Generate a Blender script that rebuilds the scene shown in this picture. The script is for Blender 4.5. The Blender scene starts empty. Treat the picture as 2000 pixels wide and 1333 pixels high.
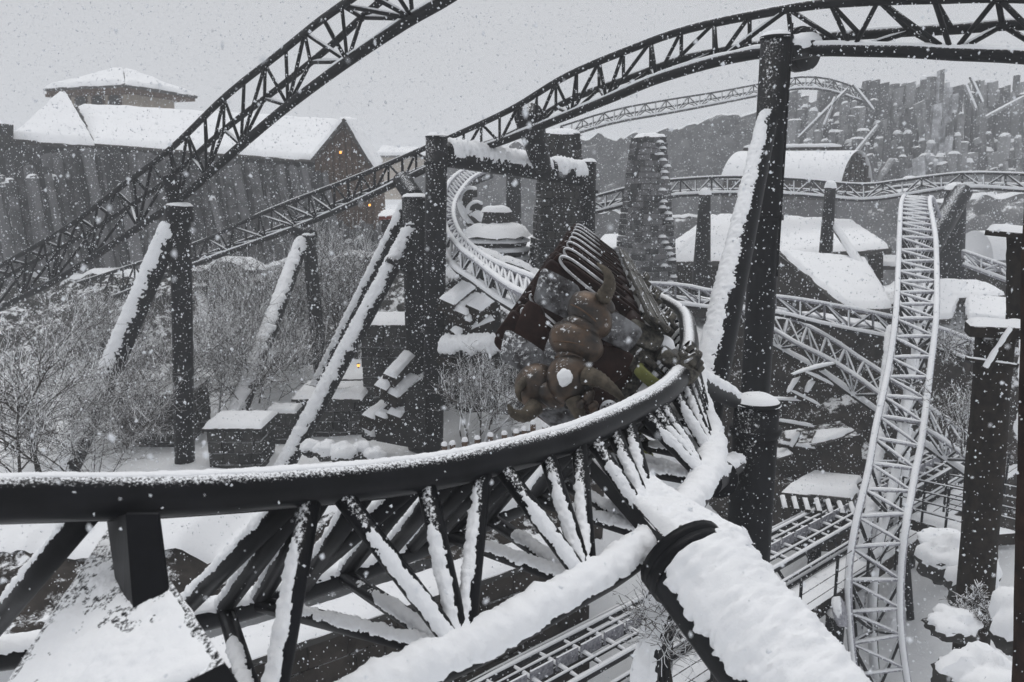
import bpy, math, random
import numpy as np
from mathutils import Vector, Matrix
random.seed(7); RNG = np.random.default_rng(7)
SC = bpy.context.scene
COL = SC.collection
# ------------------------------------------------------------------ camera
F = 1556.0; PITCH = math.radians(10.6); CAMZ = 8.0
cam = bpy.data.cameras.new('camera'); camo = bpy.data.objects.new('camera', cam); COL.objects.link(camo)
cam.sensor_width = 36.0; cam.lens = 36.0 * F / 2000.0; cam.clip_start = 0.05; cam.clip_end = 2000
camo.location = (0, 0, CAMZ); camo.rotation_euler = (math.radians(90) - PITCH, 0, 0)
cam.dof.use_dof = True; cam.dof.focus_distance = 8.0; cam.dof.aperture_fstop = 3.2
SC.camera = camo
# ------------------------------------------------------------------ world and light (overcast snowfall)
SUN_EL, SUN_AZ = math.radians(72), math.radians(-20)     # high behind the cloud, beyond the scene
world = bpy.data.worlds.new('World'); SC.world = world; world.use_nodes = True
wn = world.node_tree; wn.nodes.clear()
sky = wn.nodes.new('ShaderNodeTexSky'); sky.sky_type = 'NISHITA'; sky.sun_disc = False
sky.sun_elevation = SUN_EL; sky.sun_rotation = SUN_AZ
hs = wn.nodes.new('ShaderNodeHueSaturation'); hs.inputs['Saturation'].default_value = 0.15
bg1 = wn.nodes.new('ShaderNodeBackground'); bg1.inputs['Strength'].default_value = 0.06
bg2 = wn.nodes.new('ShaderNodeBackground'); bg2.inputs['Color'].default_value = (0.56, 0.573, 0.60, 1); bg2.inputs['Strength'].default_value = 1.12
mx = wn.nodes.new('ShaderNodeMixShader'); mx.inputs[0].default_value = 0.9     # closed cloud deck over the clear sky
wo = wn.nodes.new('ShaderNodeOutputWorld')
wn.links.new(sky.outputs[0], hs.inputs['Color']); wn.links.new(hs.outputs[0], bg1.inputs['Color'])
wn.links.new(bg1.outputs[0], mx.inputs[1]); wn.links.new(bg2.outputs[0], mx.inputs[2]); wn.links.new(mx.outputs[0], wo.inputs['Surface'])
sd = bpy.data.lights.new('sun', 'SUN'); sd.energy = 1.2; sd.angle = math.radians(50); sd.color = (1, 0.98, 0.95)
so = bpy.data.objects.new('sun', sd); COL.objects.link(so); so.rotation_euler = (-(math.radians(90) - SUN_EL), 0, math.radians(20))
SC.view_settings.view_transform = 'Standard'; SC.view_settings.look = 'None'; SC.view_settings.exposure = 0.0; SC.view_settings.gamma = 1.0
SC.view_settings.use_curve_mapping = False
SC.render.engine = 'CYCLES'
cy = SC.cycles; cy.max_bounces = 5; cy.diffuse_bounces = 3; cy.glossy_bounces = 2; cy.transmission_bounces = 2; cy.volume_bounces = 1
cy.use_denoising = True; cy.sample_clamp_indirect = 4.0
HAZE = 0.0027

# ------------------------------------------------------------------ helpers
cp, sp = math.cos(PITCH), math.sin(PITCH)
def P(px, py, d):
    """photo pixel + forward distance in metres -> world point"""
    u = (px - 1000.0) / F; v = (666.5 - py) / F
    y = cp + v * sp; z = -sp + v * cp
    s = d / y
    return np.array((u * s, d, CAMZ + z * s))
def PZ(px, py, z):
    """photo pixel on the level z"""
    v = (666.5 - py) / F
    y = cp + v * sp; zz = -sp + v * cp
    return P(px, py, (z - CAMZ) / zz * y)
def nrm(a):
    a = np.asarray(a, float); n = np.linalg.norm(a, axis=-1, keepdims=True); return a / np.maximum(n, 1e-9)
_perm = RNG.random((32, 32, 32))
def vnoise(p):
    p = np.asarray(p, float); i = np.floor(p).astype(int); f = p - i; f = f * f * (3 - 2 * f)
    r = 0
    for dx in (0, 1):
        wx = f[..., 0] if dx else 1 - f[..., 0]
        for dy in (0, 1):
            wy = f[..., 1] if dy else 1 - f[..., 1]
            for dz in (0, 1):
                wz = f[..., 2] if dz else 1 - f[..., 2]
                r = r + wx * wy * wz * _perm[(i[..., 0] + dx) % 32, (i[..., 1] + dy) % 32, (i[..., 2] + dz) % 32]
    return r * 2 - 1
def fbm(p, o=3):
    p = np.asarray(p, float); r = 0; a = 1.0; s = 0
    for k in range(o):
        r = r + a * vnoise(p + k * 7.3); s += a; a *= 0.5; p = p * 2.1
    return r / s
def spline(pts, ts):
    """Catmull-Rom through pts (n,3) at parameters ts in [0,n-1]"""
    pts = np.asarray(pts, float); n = len(pts)
    e = np.vstack([2 * pts[0] - pts[1], pts, 2 * pts[-1] - pts[-2]])
    ts = np.clip(np.asarray(ts, float), 0, n - 1 - 1e-9); i = ts.astype(int); t = (ts - i)[:, None]
    p0, p1, p2, p3 = e[i], e[i + 1], e[i + 2], e[i + 3]
    return 0.5 * ((2 * p1) + (-p0 + p2) * t + (2 * p0 - 5 * p1 + 4 * p2 - p3) * t * t + (-p0 + 3 * p1 - 3 * p2 + p3) * t ** 3)

class Geo:
    """collects geometry for ONE mesh object"""
    def __init__(s): s.v = []; s.f = []; s.m = []; s.n = 0
    def add(s, v, f, m=0):
        v = np.asarray(v, float).reshape(-1, 3)
        s.v.append(v); s.f += [tuple(int(a) + s.n for a in q) for q in f]; s.m += [m] * len(f); s.n += len(v); return s
    def tube(s, path, r, k=8, m=0, caps=True):
        path = np.asarray(path, float); n = len(path); r = np.broadcast_to(np.asarray(r, float), (n,))
        t = nrm(np.gradient(path, axis=0)); ref = np.array((0, 0, 1.0)) if abs(t[0, 2]) < 0.95 else np.array((1.0, 0, 0))
        e1 = nrm(ref - t * (t @ ref)[:, None]); e2 = np.cross(t, e1)
        a = np.arange(k) * 2 * math.pi / k
        ring = e1[:, None, :] * np.cos(a)[None, :, None] + e2[:, None, :] * np.sin(a)[None, :, None]
        v = (path[:, None, :] + ring * r[:, None, None]).reshape(-1, 3)
        f = [(i * k + j, i * k + (j + 1) % k, (i + 1) * k + (j + 1) % k, (i + 1) * k + j) for i in range(n - 1) for j in range(k)]
        if caps: f += [tuple(range(k - 1, -1, -1)), tuple((n - 1) * k + j for j in range(k))]
        return s.add(v, f, m)
    def box(s, c, ax, h, m=0):
        """centre, three axis vectors, half sizes"""
        c = np.asarray(c, float); ax = [nrm(a) for a in ax]
        v = [c + sx * h[0] * ax[0] + sy * h[1] * ax[1] + sz * h[2] * ax[2] for sx in (-1, 1) for sy in (-1, 1) for sz in (-1, 1)]
        return s.add(v, [(0, 1, 3, 2), (4, 6, 7, 5), (0, 4, 5, 1), (2, 3, 7, 6), (0, 2, 6, 4), (1, 5, 7, 3)], m)
    def prism(s, poly, ext, m=0):
        """polygon (n,3) extruded by vector ext"""
        poly = np.asarray(poly, float); n = len(poly); v = np.vstack([poly, poly + np.asarray(ext, float)])
        f = [tuple(range(n - 1, -1, -1)), tuple(range(n, 2 * n))] + [(i, (i + 1) % n, n + (i + 1) % n, n + i) for i in range(n)]
        return s.add(v, f, m)
    def grid(s, G, m=0):
        a, b = G.shape[:2]
        f = [(i * b + j, i * b + j + 1, (i + 1) * b + j + 1, (i + 1) * b + j) for i in range(a - 1) for j in range(b - 1)]
        return s.add(G.reshape(-1, 3), f, m)
    def snow(s, path, r, h, w=1.25, m=1, arc=7, ns=2.0, rough=0.5, S=None, seed=0.0, mask=None):
        """lumpy snow lying on the windward top of a tube"""
        S = nrm(np.array((-0.4, -0.38, 1.0))) if S is None else nrm(S)
        path = np.asarray(path, float); n = len(path); r = np.broadcast_to(np.asarray(r, float), (n,))
        t = nrm(np.gradient(path, axis=0)); e1 = S - t * (t @ S)[:, None]; amt = np.linalg.norm(e1, axis=1)
        e1 = nrm(e1); e2 = np.cross(t, e1)
        a = np.linspace(-1, 1, arc)
        ang = np.broadcast_to(a[None, :] * w * 1.3, (n, arc))
        d = e1[:, None, :] * np.cos(ang)[..., None] + e2[:, None, :] * np.sin(ang)[..., None]
        base = path[:, None, :] + d * r[:, None, None]
        endp = np.sqrt(np.clip(np.minimum(np.arange(n), np.arange(n)[::-1]) / max(2.0, n * 0.03), 0, 1))[:, None]
        big = fbm(base * ns * .8 + seed, 2); fin = fbm(base * ns * 4 + seed, 3) + .35 * fbm(base * ns * 11 + seed, 2)
        fld = 1.25 * (1 - (a[None, :] * 1.0) ** 2) - .42 + rough * (.55 * big + .55 * fin)
        if mask is not None: fld = fld - 1.3 * (1 - np.asarray(mask)[:, None])
        hh = h * np.clip(amt, 0.25, 1)[:, None] * np.clip(np.where(fld > 0, np.sqrt(np.abs(fld)), -.5 + fld), -1, 1.25) * np.clip(1 + .6 * rough * fin, .2, 2)
        hh = np.where(fld > 0, hh * endp - .004 * (1 - endp), np.minimum(hh, -.004))
        return s.grid(base + d * hh[..., None], m)
MATS = {}
BASE = {}
def link(name, g, mats, parent=None, smooth=True):
    v = np.vstack(g.v)
    base = BASE.get(parent.name, np.zeros(3)) if parent is not None else None
    if parent is None:
        lo = v.min(0); hi = v.max(0); base = np.array(((lo[0] + hi[0]) / 2, (lo[1] + hi[1]) / 2, lo[2]))
    me = bpy.data.meshes.new(name); me.from_pydata((v - base).tolist(), [], g.f)
    mats = [mats] if isinstance(mats, str) else mats
    for mn in mats: me.materials.append(MATS[mn])
    if len(mats) > 1: me.polygons.foreach_set('material_index', np.minimum(g.m, len(mats) - 1).astype(np.int32))
    if smooth: me.polygons.foreach_set('use_smooth', np.ones(len(g.f), bool))
    me.update()
    o = bpy.data.objects.new(name, me); COL.objects.link(o)
    if parent is not None: o.parent = parent
    else: o.location = base
    BASE[o.name] = base
    return o
def tag(o, label=None, cat=None, group=None, kind=None):
    for k, x in (('label', label), ('category', cat), ('group', group), ('kind', kind)):
        if x: o[k] = x
    return o
def thing(name, label, cat, loc, group=None):
    o = bpy.data.objects.new(name, None); COL.objects.link(o); o.location = loc; o.empty_display_size = 0.2
    BASE[o.name] = np.asarray(loc, float)
    return tag(o, label, cat, group)

# ------------------------------------------------------------------ materials
def newmat(name):
    m = bpy.data.materials.new(name); m.use_nodes = True; nt = m.node_tree; nt.nodes.clear()
    out = nt.nodes.new('ShaderNodeOutputMaterial'); b = nt.nodes.new('ShaderNodeBsdfPrincipled'); nt.links.new(b.outputs[0], out.inputs[0])
    MATS[name] = m; return m, nt, b
def noise_node(nt, scale, detail=4, rough=0.6, vec=None):
    n = nt.nodes.new('ShaderNodeTexNoise'); n.inputs['Scale'].default_value = scale; n.inputs['Detail'].default_value = detail; n.inputs['Roughness'].default_value = rough
    nt.links.new(vec, n.inputs['Vector']); return n.outputs['Fac']
def mth(nt, op, a, b=None):
    n = nt.nodes.new('ShaderNodeMath'); n.operation = op
    for i, x in enumerate((a, b)):
        if x is None: continue
        if isinstance(x, (int, float)): n.inputs[i].default_value = x
        else: nt.links.new(x, n.inputs[i])
    return n.outputs[0]
def ramp(nt, x, lo, hi):
    n = nt.nodes.new('ShaderNodeMapRange'); n.interpolation_type = 'SMOOTHSTEP'; n.inputs['From Min'].default_value = lo; n.inputs['From Max'].default_value = hi
    nt.links.new(x, n.inputs['Value']); return n.outputs['Result']
def mixc(nt, f, a, b):
    n = nt.nodes.new('ShaderNodeMix'); n.data_type = 'RGBA'
    if isinstance(f, float): n.inputs[0].default_value = f
    else: nt.links.new(f, n.inputs[0])
    for i, x in ((6, a), (7, b)):
        if isinstance(x, tuple): n.inputs[i].default_value = x + (1,)
        else: nt.links.new(x, n.inputs[i])
    return n.outputs[2]
SNOWC = (0.89, 0.905, 0.93)
def surf(name, c1, c2, scale=6.0, rough=0.6, snow=None, speck=0.0, bump=0.3, bscale=None, metal=0.0, S=(-0.25, -0.3, 0.92), nz=0.6, nscale=9.0, speck_scale=70.0, spec=0.1, vary=0.0):
    """base colour of two tones; settled snow where the surface faces S by more than `snow`; specks of blown snow"""
    m, nt, b = newmat(name)
    geo = nt.nodes.new('ShaderNodeNewGeometry'); pos = geo.outputs['Position']
    n1 = noise_node(nt, scale, 5, 0.6, pos)
    if vary:
        oi = nt.nodes.new('ShaderNodeObjectInfo'); n1 = mth(nt, 'ADD', n1, mth(nt, 'MULTIPLY', mth(nt, 'SUBTRACT', oi.outputs['Random'], .5), vary))
    col = mixc(nt, ramp(nt, n1, 0.3, 0.7), c1, c2)
    b.inputs['Metallic'].default_value = metal
    b.inputs['Specular IOR Level'].default_value = spec
    rgh = rough; mask = None
    if snow is not None:
        dp = nt.nodes.new('ShaderNodeVectorMath'); dp.operation = 'DOT_PRODUCT'; nt.links.new(geo.outputs['Normal'], dp.inputs[0]); dp.inputs[1].default_value = nrm(S)
        n2 = noise_node(nt, nscale, 6, 0.7, pos)
        x = mth(nt, 'ADD', dp.outputs['Value'], mth(nt, 'MULTIPLY', mth(nt, 'SUBTRACT', n2, 0.5), nz * 2))
        mask = ramp(nt, x, snow - 0.08, snow + 0.08)
    if speck > 0:
        v = nt.nodes.new('ShaderNodeTexVoronoi'); v.inputs['Scale'].default_value = speck_scale; nt.links.new(pos, v.inputs['Vector'])
        n3 = noise_node(nt, speck_scale * 0.15, 3, 0.6, pos)
        sm = mth(nt, 'MULTIPLY', mth(nt, 'LESS_THAN', v.outputs['Distance'], 0.33), mth(nt, 'GREATER_THAN', n3, 1 - speck))
        mask = sm if mask is None else mth(nt, 'MAXIMUM', mask, sm)
    if mask is not None:
        col = mixc(nt, mask, col, SNOWC)
        r = nt.nodes.new('ShaderNodeMapRange'); nt.links.new(mask, r.inputs['Value']); r.inputs['To Min'].default_value = rough; r.inputs['To Max'].default_value = 0.9
        nt.links.new(r.outputs[0], b.inputs['Roughness'])
    else: b.inputs['Roughness'].default_value = rough
    nt.links.new(col, b.inputs['Base Color'])
    if bump:
        bp = nt.nodes.new('ShaderNodeBump'); bp.inputs['Strength'].default_value = bump; bp.inputs['Distance'].default_value = 0.02
        nb = noise_node(nt, bscale or scale * 3, 5, 0.65, pos)
        hgt = nb if mask is None else mth(nt, 'ADD', mth(nt, 'MULTIPLY', nb, 0.5), mask)
        nt.links.new(hgt, bp.inputs['Height']); nt.links.new(bp.outputs[0], b.inputs['Normal'])
    return m
def snowmat(name, bscale, dist, strength=0.7):
    m, nt, b = newmat(name)
    geo = nt.nodes.new('ShaderNodeNewGeometry'); pos = geo.outputs['Position']
    n1 = noise_node(nt, bscale, 7, 0.72, pos); n2 = noise_node(nt, bscale * 0.15, 3, 0.5, pos)
    nt.links.new(mixc(nt, n2, (0.87, 0.885, 0.915), (0.93, 0.94, 0.955)), b.inputs['Base Color'])
    b.inputs['Roughness'].default_value = 0.85
    b.inputs['Specular IOR Level'].default_value = 0.2
    bp = nt.nodes.new('ShaderNodeBump'); bp.inputs['Strength'].default_value = strength; bp.inputs['Distance'].default_value = dist
    nt.links.new(n1, bp.inputs['Height']); nt.links.new(bp.outputs[0], b.inputs['Normal'])
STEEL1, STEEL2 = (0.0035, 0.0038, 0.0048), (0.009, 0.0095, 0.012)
snowmat('snow_near', 34, 0.012, 0.6)
snowmat('snow_far', 7, 0.03, 0.5)
surf('steel_rail', STEEL1, STEEL2, 3, 0.30, snow=0.86, nz=0.42, nscale=80, spec=.16,  bump=0.12, S=(-0.1, -0.25, 0.96))
surf('steel_plain', STEEL1, STEEL2, 3, 0.4, bump=0.1)
surf('steel_near', STEEL1, STEEL2, 3, 0.42, snow=0.98, nz=0.55, nscale=55,  bump=0.25)
surf('steel_post', STEEL1, STEEL2, 3, 0.45, snow=1.0, nz=0.5, nscale=22,  bump=0.2)
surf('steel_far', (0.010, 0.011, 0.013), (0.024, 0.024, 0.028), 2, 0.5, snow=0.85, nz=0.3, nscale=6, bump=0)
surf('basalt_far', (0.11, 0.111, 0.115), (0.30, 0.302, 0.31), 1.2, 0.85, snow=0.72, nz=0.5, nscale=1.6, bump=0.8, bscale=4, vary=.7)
surf('ice_rock', (0.3, 0.305, 0.32), (0.75, 0.76, 0.79), 1.1, 0.7, bump=0.6, bscale=4)
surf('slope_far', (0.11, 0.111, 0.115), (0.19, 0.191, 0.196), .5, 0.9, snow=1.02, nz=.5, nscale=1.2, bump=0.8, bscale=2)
surf('earth', (0.02, 0.019, 0.018), (0.06, 0.057, 0.053), 2.5, 0.95, snow=0.98, nz=0.8, nscale=3.5, bump=1.0, bscale=6)
surf('steel_frost', (0.20, 0.20, 0.23), (0.46, 0.46, 0.50), 14, 0.6, snow=0.5, nz=0.45, nscale=10,  bump=0.2)
surf('rock', (0.018, 0.018, 0.018), (0.055, 0.054, 0.052), 3, 0.85, snow=0.85, nz=0.5, nscale=6, bump=0.9, bscale=8, vary=.5)
surf('rock_brown', (0.016, 0.013, 0.011), (0.05, 0.042, 0.036), 2, 0.9, snow=0.97, nz=0.6, nscale=4, bump=1.0, bscale=6)
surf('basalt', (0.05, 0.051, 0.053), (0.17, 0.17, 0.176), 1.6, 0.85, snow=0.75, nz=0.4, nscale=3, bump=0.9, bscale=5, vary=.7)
surf('timber', (0.010, 0.0085, 0.0075), (0.028, 0.022, 0.018), 9, 0.8, snow=0.86, nz=0.5, nscale=8, bump=0.5)
surf('timber_brown', (0.07, 0.045, 0.03), (0.13, 0.085, 0.06), 6, 0.8, snow=0.9, nz=0.3, nscale=8, bump=0.5)
surf('twig', (0.03, 0.026, 0.022), (0.06, 0.05, 0.045), 5, 0.85, snow=0.2, nz=0.5, nscale=5, bump=0)
surf('plaster', (0.36, 0.31, 0.26), (0.46, 0.40, 0.33), 2, 0.9, bump=0.3)
surf('dark_opening', (0.02, 0.02, 0.02), (0.03, 0.03, 0.03), 2, 0.6, bump=0)
surf('tile_dark', (0.05, 0.047, 0.045), (0.09, 0.085, 0.08), 6, 0.8, snow=1.2, nz=0.4, bump=0.4)
surf('bronze', (0.050, 0.047, 0.045), (0.125, 0.088, 0.064), 6, 0.38, snow=1.08, nz=0.45, nscale=40, metal=0.7, bump=0.25, bscale=40, S=(-0.4, -0.6, 0.7))
surf('rust_rim', (0.09, 0.06, 0.042), (0.14, 0.09, 0.06), 20, 0.6, bump=.4, metal=.3)
surf('horn', (0.06, 0.052, 0.042), (0.13, 0.11, 0.085), 14, 0.5, bump=0.4, bscale=50, metal=0.3)
surf('shell_brown', (0.022, 0.012, 0.010), (0.045, 0.024, 0.02), 8, 0.45, snow=1.0, nz=0.5, nscale=9, bump=0.2)
surf('shell_frost', (0.03, 0.026, 0.026), (0.22, 0.225, 0.235), 9, 0.9, snow=0.98, nz=0.6, nscale=30, bump=0.5, spec=.05, S=(-0.3, -0.7, 0.6))
surf('seat_pad', (0.014, 0.008, 0.007), (0.03, 0.016, 0.014), 10, 0.6, bump=0.2)
surf('chrome', (0.25, 0.25, 0.255), (0.45, 0.45, 0.46), 10, 0.35, metal=0.9, bump=0, snow=0.8, nz=0.3, nscale=30)
surf('wheel_green', (0.13, 0.14, 0.045), (0.2, 0.21, 0.075), 8, 0.45, bump=0.1)
surf('axle_metal', (0.03, 0.03, 0.03), (0.14, 0.13, 0.11), 20, 0.45, metal=0.6, bump=0.3, snow=0.95, nz=0.5, nscale=18)
surf('twig_bark', (0.02, 0.017, 0.014), (0.04, 0.034, 0.03), 9, 0.9, snow=0.5, nz=0.5, nscale=8, bump=0.5)
surf('rust', (0.012, 0.008, 0.007), (0.035, 0.02, 0.015), 7, 0.7, bump=0.4)
def glow(name, c, s):
    m, nt, b = newmat(name); b.inputs['Base Color'].default_value = c + (1,); b.inputs['Emission Color'].default_value = c + (1,); b.inputs['Emission Strength'].default_value = s
glow('lamp_glow', (1.0, 0.42, 0.08), 2.2)
surf('red_paint', (0.18, 0.03, 0.025), (0.25, 0.05, 0.04), 3, 0.6, bump=0)
# ground: snow with dead grass showing through in wind-scoured patches
def groundmat():
    m, nt, b = newmat('snow_ground')
    geo = nt.nodes.new('ShaderNodeNewGeometry'); pos = geo.outputs['Position']
    n1 = noise_node(nt, 1.2, 6, 0.7, pos); n2 = noise_node(nt, 14, 5, 0.75, pos)
    msk = ramp(nt, mth(nt, 'ADD', mth(nt, 'MULTIPLY', n1, 0.45), mth(nt, 'MULTIPLY', n2, 0.75))  , 0.755, 0.84)
    nt.links.new(mixc(nt, msk, (0.90, 0.915, 0.935), (0.07, 0.065, 0.055)), b.inputs['Base Color']); b.inputs['Roughness'].default_value = 0.9
    bp = nt.nodes.new('ShaderNodeBump'); bp.inputs['Strength'].default_value = 0.45; bp.inputs['Distance'].default_value = 0.05
    nt.links.new(noise_node(nt, 5, 6, 0.65, pos), bp.inputs['Height']); nt.links.new(bp.outputs[0], b.inputs['Normal'])
groundmat()

# ------------------------------------------------------------------ ground
def sst(a, b, x):
    t = np.clip((x - a) / (b - a), 0, 1); return t * t * (3 - 2 * t)
def gz(x, y):
    x = np.asarray(x, float); y = np.asarray(y, float)
    low = sst(-1.0, 4.0, x + (y - 14) * -0.35) * (1 - sst(25, 29, y)) + (1 - sst(12, 17, y)) * (1 - sst(-1, 4, x + (y - 14) * -0.35))
    z = -3.3 * np.clip(low, 0, 1)
    z = z + sst(27, 44, y) * (1 - sst(-2, 8, x)) * 1.2 + sst(28, 34, y) * sst(2, 8, x) * 1.0
    z = z + 0.28 * vnoise(np.stack([x * 0.35, y * 0.35, x * 0], -1)) + 0.1 * vnoise(np.stack([x * 1.1, y * 1.1, x * 0 + 5], -1))
    return z
xs = np.concatenate([-np.geomspace(430, 32, 14), np.linspace(-31, 31, 156), np.geomspace(32, 430, 14)])
ys = np.concatenate([[-40, -15], np.linspace(-5, 60, 170), np.geomspace(62, 430, 16)])
GX, GY = np.meshgrid(xs, ys)
g = Geo(); g.grid(np.stack([GX, GY, gz(GX, GY)], -1))
tag(link('ground', g, 'snow_ground'), kind='structure')

# ------------------------------------------------------------------ tracks
def chord3(st): return np.array([P(*s) for s in st])
def dense(pts, step):
    pts = np.asarray(pts, float); n = len(pts)
    ts = np.linspace(0, n - 1, n * 24); q = spline(pts, ts); L = np.concatenate([[0], np.cumsum(np.linalg.norm(np.diff(q, axis=0), axis=1))])
    k = max(2, int(L[-1] / step) + 1)
    return np.interp(np.linspace(0, L[-1], k), L, ts)
def straight(a, b, n): return np.linspace(a, b, n)
def amt_(p):
    t = nrm(np.gradient(np.asarray(p, float), axis=0)); return np.sqrt(1 - t[:, 2] ** 2)
def track(name, label, A, B, C, ra, rb, rc, rs, bay, steel='steel_far', sn='snow_far', step=0.25, k=10, hs=0.03, fine=False, ladder=True, plates=(), rail_steel=None, spine_w=1.3, rail_snow=None, rail_h=None, spine_h=None, dark=False, nodes=None):
    """triangular truss: rails A and B, spine C, tubular struts"""
    A3, B3, C3 = chord3(A), chord3(B), chord3(C); n = len(A3)
    ts = dense(A3, step); a, b, c = spline(A3, ts), spline(B3, ts), spline(C3, ts)
    lo = np.vstack([a, b, c]).min(0); mid = a[len(a) // 2]
    T = thing(name, label, 'track', (mid[0], mid[1], lo[2]))
    for nm, ch, r, w, h in (('rail', a, ra, 0.30 if fine else 0.8, rail_h if rail_h is not None else hs * 0.5), ('rail', b, rb, 1.0, rail_h if rail_h is not None else hs * 0.7), ('spine', c, rc, spine_w, spine_h or hs * 1.4)):
        rm = (rail_steel or steel) if nm == 'rail' else steel
        g = Geo(); g.tube(ch, r, k + 4 if fine else k)
        if fine:
            o = link(nm, g, [rm], T); s = Geo(); s.snow(ch, r, h, w=w, m=0, arc=27, ns=8.0 if nm == 'rail' else 4.5, rough=0.9 if nm == 'rail' else .6, S=(-.1, -.05, 1) if nm == 'rail' else None); link('snow_cover', s, sn, o)
        else:
            g.snow(ch, r, h, w=w * (.6 if dark else 1), arc=5, ns=1.2, rough=0.6, S=(-.05, -.05, 1) if dark else None, mask=np.where(amt_(ch) > .955, .8, .0) if dark else None); link(nm, g, [rm, sn], T)
    tn = dense(A3, bay / 2)            # half bays; spine joints sit on the odd ones
    def strut(p, q, r, nm='strut'):
        p = np.asarray(p); q = np.asarray(q); L = np.linalg.norm(q - p)
        if L < 0.05: return
        g = Geo(); g.tube(straight(p, q, 2), r, k if fine else 6)
        m = max(4, int(L / (0.01 if fine else 0.4)))
        if fine:
            o = link(nm, g, [steel], T); s = Geo(); tq = np.linspace(0, 1, m); mk = 1 - sst(.5, .85, tq + .12 * vnoise(straight(p, q, m) * 6)) * (.9 if nm == 'strut' else .4); s.snow(straight(p, q, m), r, hs, w=.8, m=0, arc=19, ns=9.0, rough=1.1, seed=random.random() * 9, mask=mk, S=(-.55, -.3, 1)); link('snow_cover', s, sn, o)
        else:
            (not dark or amt_(straight(p, q, 2))[0] > .86) and g.snow(straight(p, q, m), r, hs * (1.3 if dark else .8), w=1.2, arc=4, ns=2, rough=0.5, S=(-.1, -.1, 1) if dark else None); link(nm, g, [(rail_steel or steel) if nm == 'crosstie' else steel, sn], T)
    an, bn, cn = spline(A3, tn), spline(B3, tn), spline(C3, tn)
    if nodes:
        def tpx(pts, px):
            tt = np.linspace(0, 9.2, 900); q = spline(pts, tt); dpt = q[:, 1] * cp - (q[:, 2] - CAMZ) * sp
            return tt[int(np.argmin(np.abs(1000 + F * q[:, 0] / dpt - px)))]
        at = lambda pts, px: spline(pts, [tpx(pts, px) if px > 0 or px < -50 else 0])[0]
        for kc, ka, kb in nodes[0]:
            c_ = at(C3, kc)
            for x in ka: strut(c_, at(A3, x), rs)
            for x in kb: strut(c_, at(B3, x), rs)
        for x, y in nodes[1]: strut(at(B3, y), at(A3, x), rs * 1.1, 'crosstie')
    for i in range(len(tn)):
        if nodes and tn[i] < 8.6: continue
        if i % 2 == 1:
            for j in (i - 1, i, i + 1):
                if 0 <= j < len(tn):
                    strut(cn[i], an[j], rs)
                    if j != i or fine: strut(cn[i], bn[j], rs)
        strut(an[i], bn[i], rs * 1.05, 'crosstie')
        if ladder and i + 1 < len(tn): strut(an[i], bn[i + 1], rs * 0.8, 'crosstie')
    return T

# --- the near track that sweeps past the camera
NA = [(-120,985,2.86),(0,975,2.96),(300,968,3.3),(620,948,3.66),(829,925,4.0),(955,899,4.3),(1063,872,4.7),(1137,848,5.0),(1230,806,5.55),(1308,757,6.2),(1340,705,7.2),(1345,655,8.6),(1330,610,10.5),(1270,575,13)]
NB = [(-370,1310,3.66),(-230,1300,3.8),(90,1265,4.2),(430,1195,4.6),(660,1125,4.95),(815,1066,5.3),(940,1018,5.7),(1030,975,6.0),(1125,915,6.5),(1212,862,7.1),(1255,800,8.0),(1260,740,9.3),(1245,670,11),(1190,620,13.5)]
NC = [(-330,1740,2.3),(-200,1690,2.4),(130,1590,2.6),(560,1440,3.0),(800,1325,3.3),(940,1262,3.55),(1120,1160,3.95),(1215,1105,4.3),(1318,1022,4.8),(1382,935,5.5),(1392,862,6.3),(1362,780,7.6),(1350,700,9.6),(1290,640,12.5)]
near = track('coaster_track', 'large dark snow-covered track sweeping past in the foreground under the train', NA, NB, NC, 0.098, 0.095, 0.085, 0.052, 0.95,
      steel='steel_near', sn='snow_near', step=0.015, k=16, hs=0.017, fine=True, ladder=False, rail_steel='steel_rail', spine_w=1.55, spine_h=0.06, rail_h=0.009,
      nodes=([(520, (612,), (300, 440)), (905, (650, 828, 946), (497, 668)), (1150, (968, 1063, 1130), (872, 955)), (1287, (1146, 1190, 1222), (1035, 1090)), (1380, (1245, 1266, 1284), (1150, 1190))],
             [(196, -60), (598, 330), (612, 432), (640, 505), (728, 590), (828, 560), (828, 672), (895, 745), (948, 800), (1005, 838), (1063, 872), (1063, 945), (1135, 1035), (1190, 1075), (1240, 1130), (1284, 1180)]))

# ------------------------------------------------------------------ other tracks
T1A = [(-120,585,28),(0,520,27),(130,445,25.5),(250,355,24.2),(336,289,23),(438,191,21.5),(543,107,20),(620,45,18.5),(690,-5,17),(800,-90,15),(960,-240,12.6)]
T1B = [(-90,600,28.8),(35,528,27.8),(160,462,26.3),(280,386,25),(350,332,23.8),(438,254,22.5),(543,173,21),(640,95,19.5),(735,10,18),(850,-80,16),(1010,-230,13.6)]
T1C = [(-120,665,28),(0,602,27),(110,548,25.7),(256,454,24.2),(350,391,23),(434,317,21.8),(543,223,20.2),(659,135,18.6),(785,50,17),(900,-20,15.4),(1060,-160,13)]
track('coaster_track', 'dark truss track climbing steeply from left edge to the top of the sky', T1A, T1B, T1C, 0.085, 0.08, 0.115, 0.043, 1.9, steel='steel_post', step=0.4, hs=0.05, ladder=False, dark=True)
T2A = [(-60,622,44),(0,602,43),(210,535,39),(378,478,36),(525,412,33.5),(700,345,29.5),(825,292,26.5),(895,262,25),(1000,213,23),(1105,150,21),(1228,98,19),(1350,56,17.5),(1545,17,15.5),(1650,5,14.6),(1825,-2,13.5),(2060,0,12.8),(2560,60,12.4)]
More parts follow.
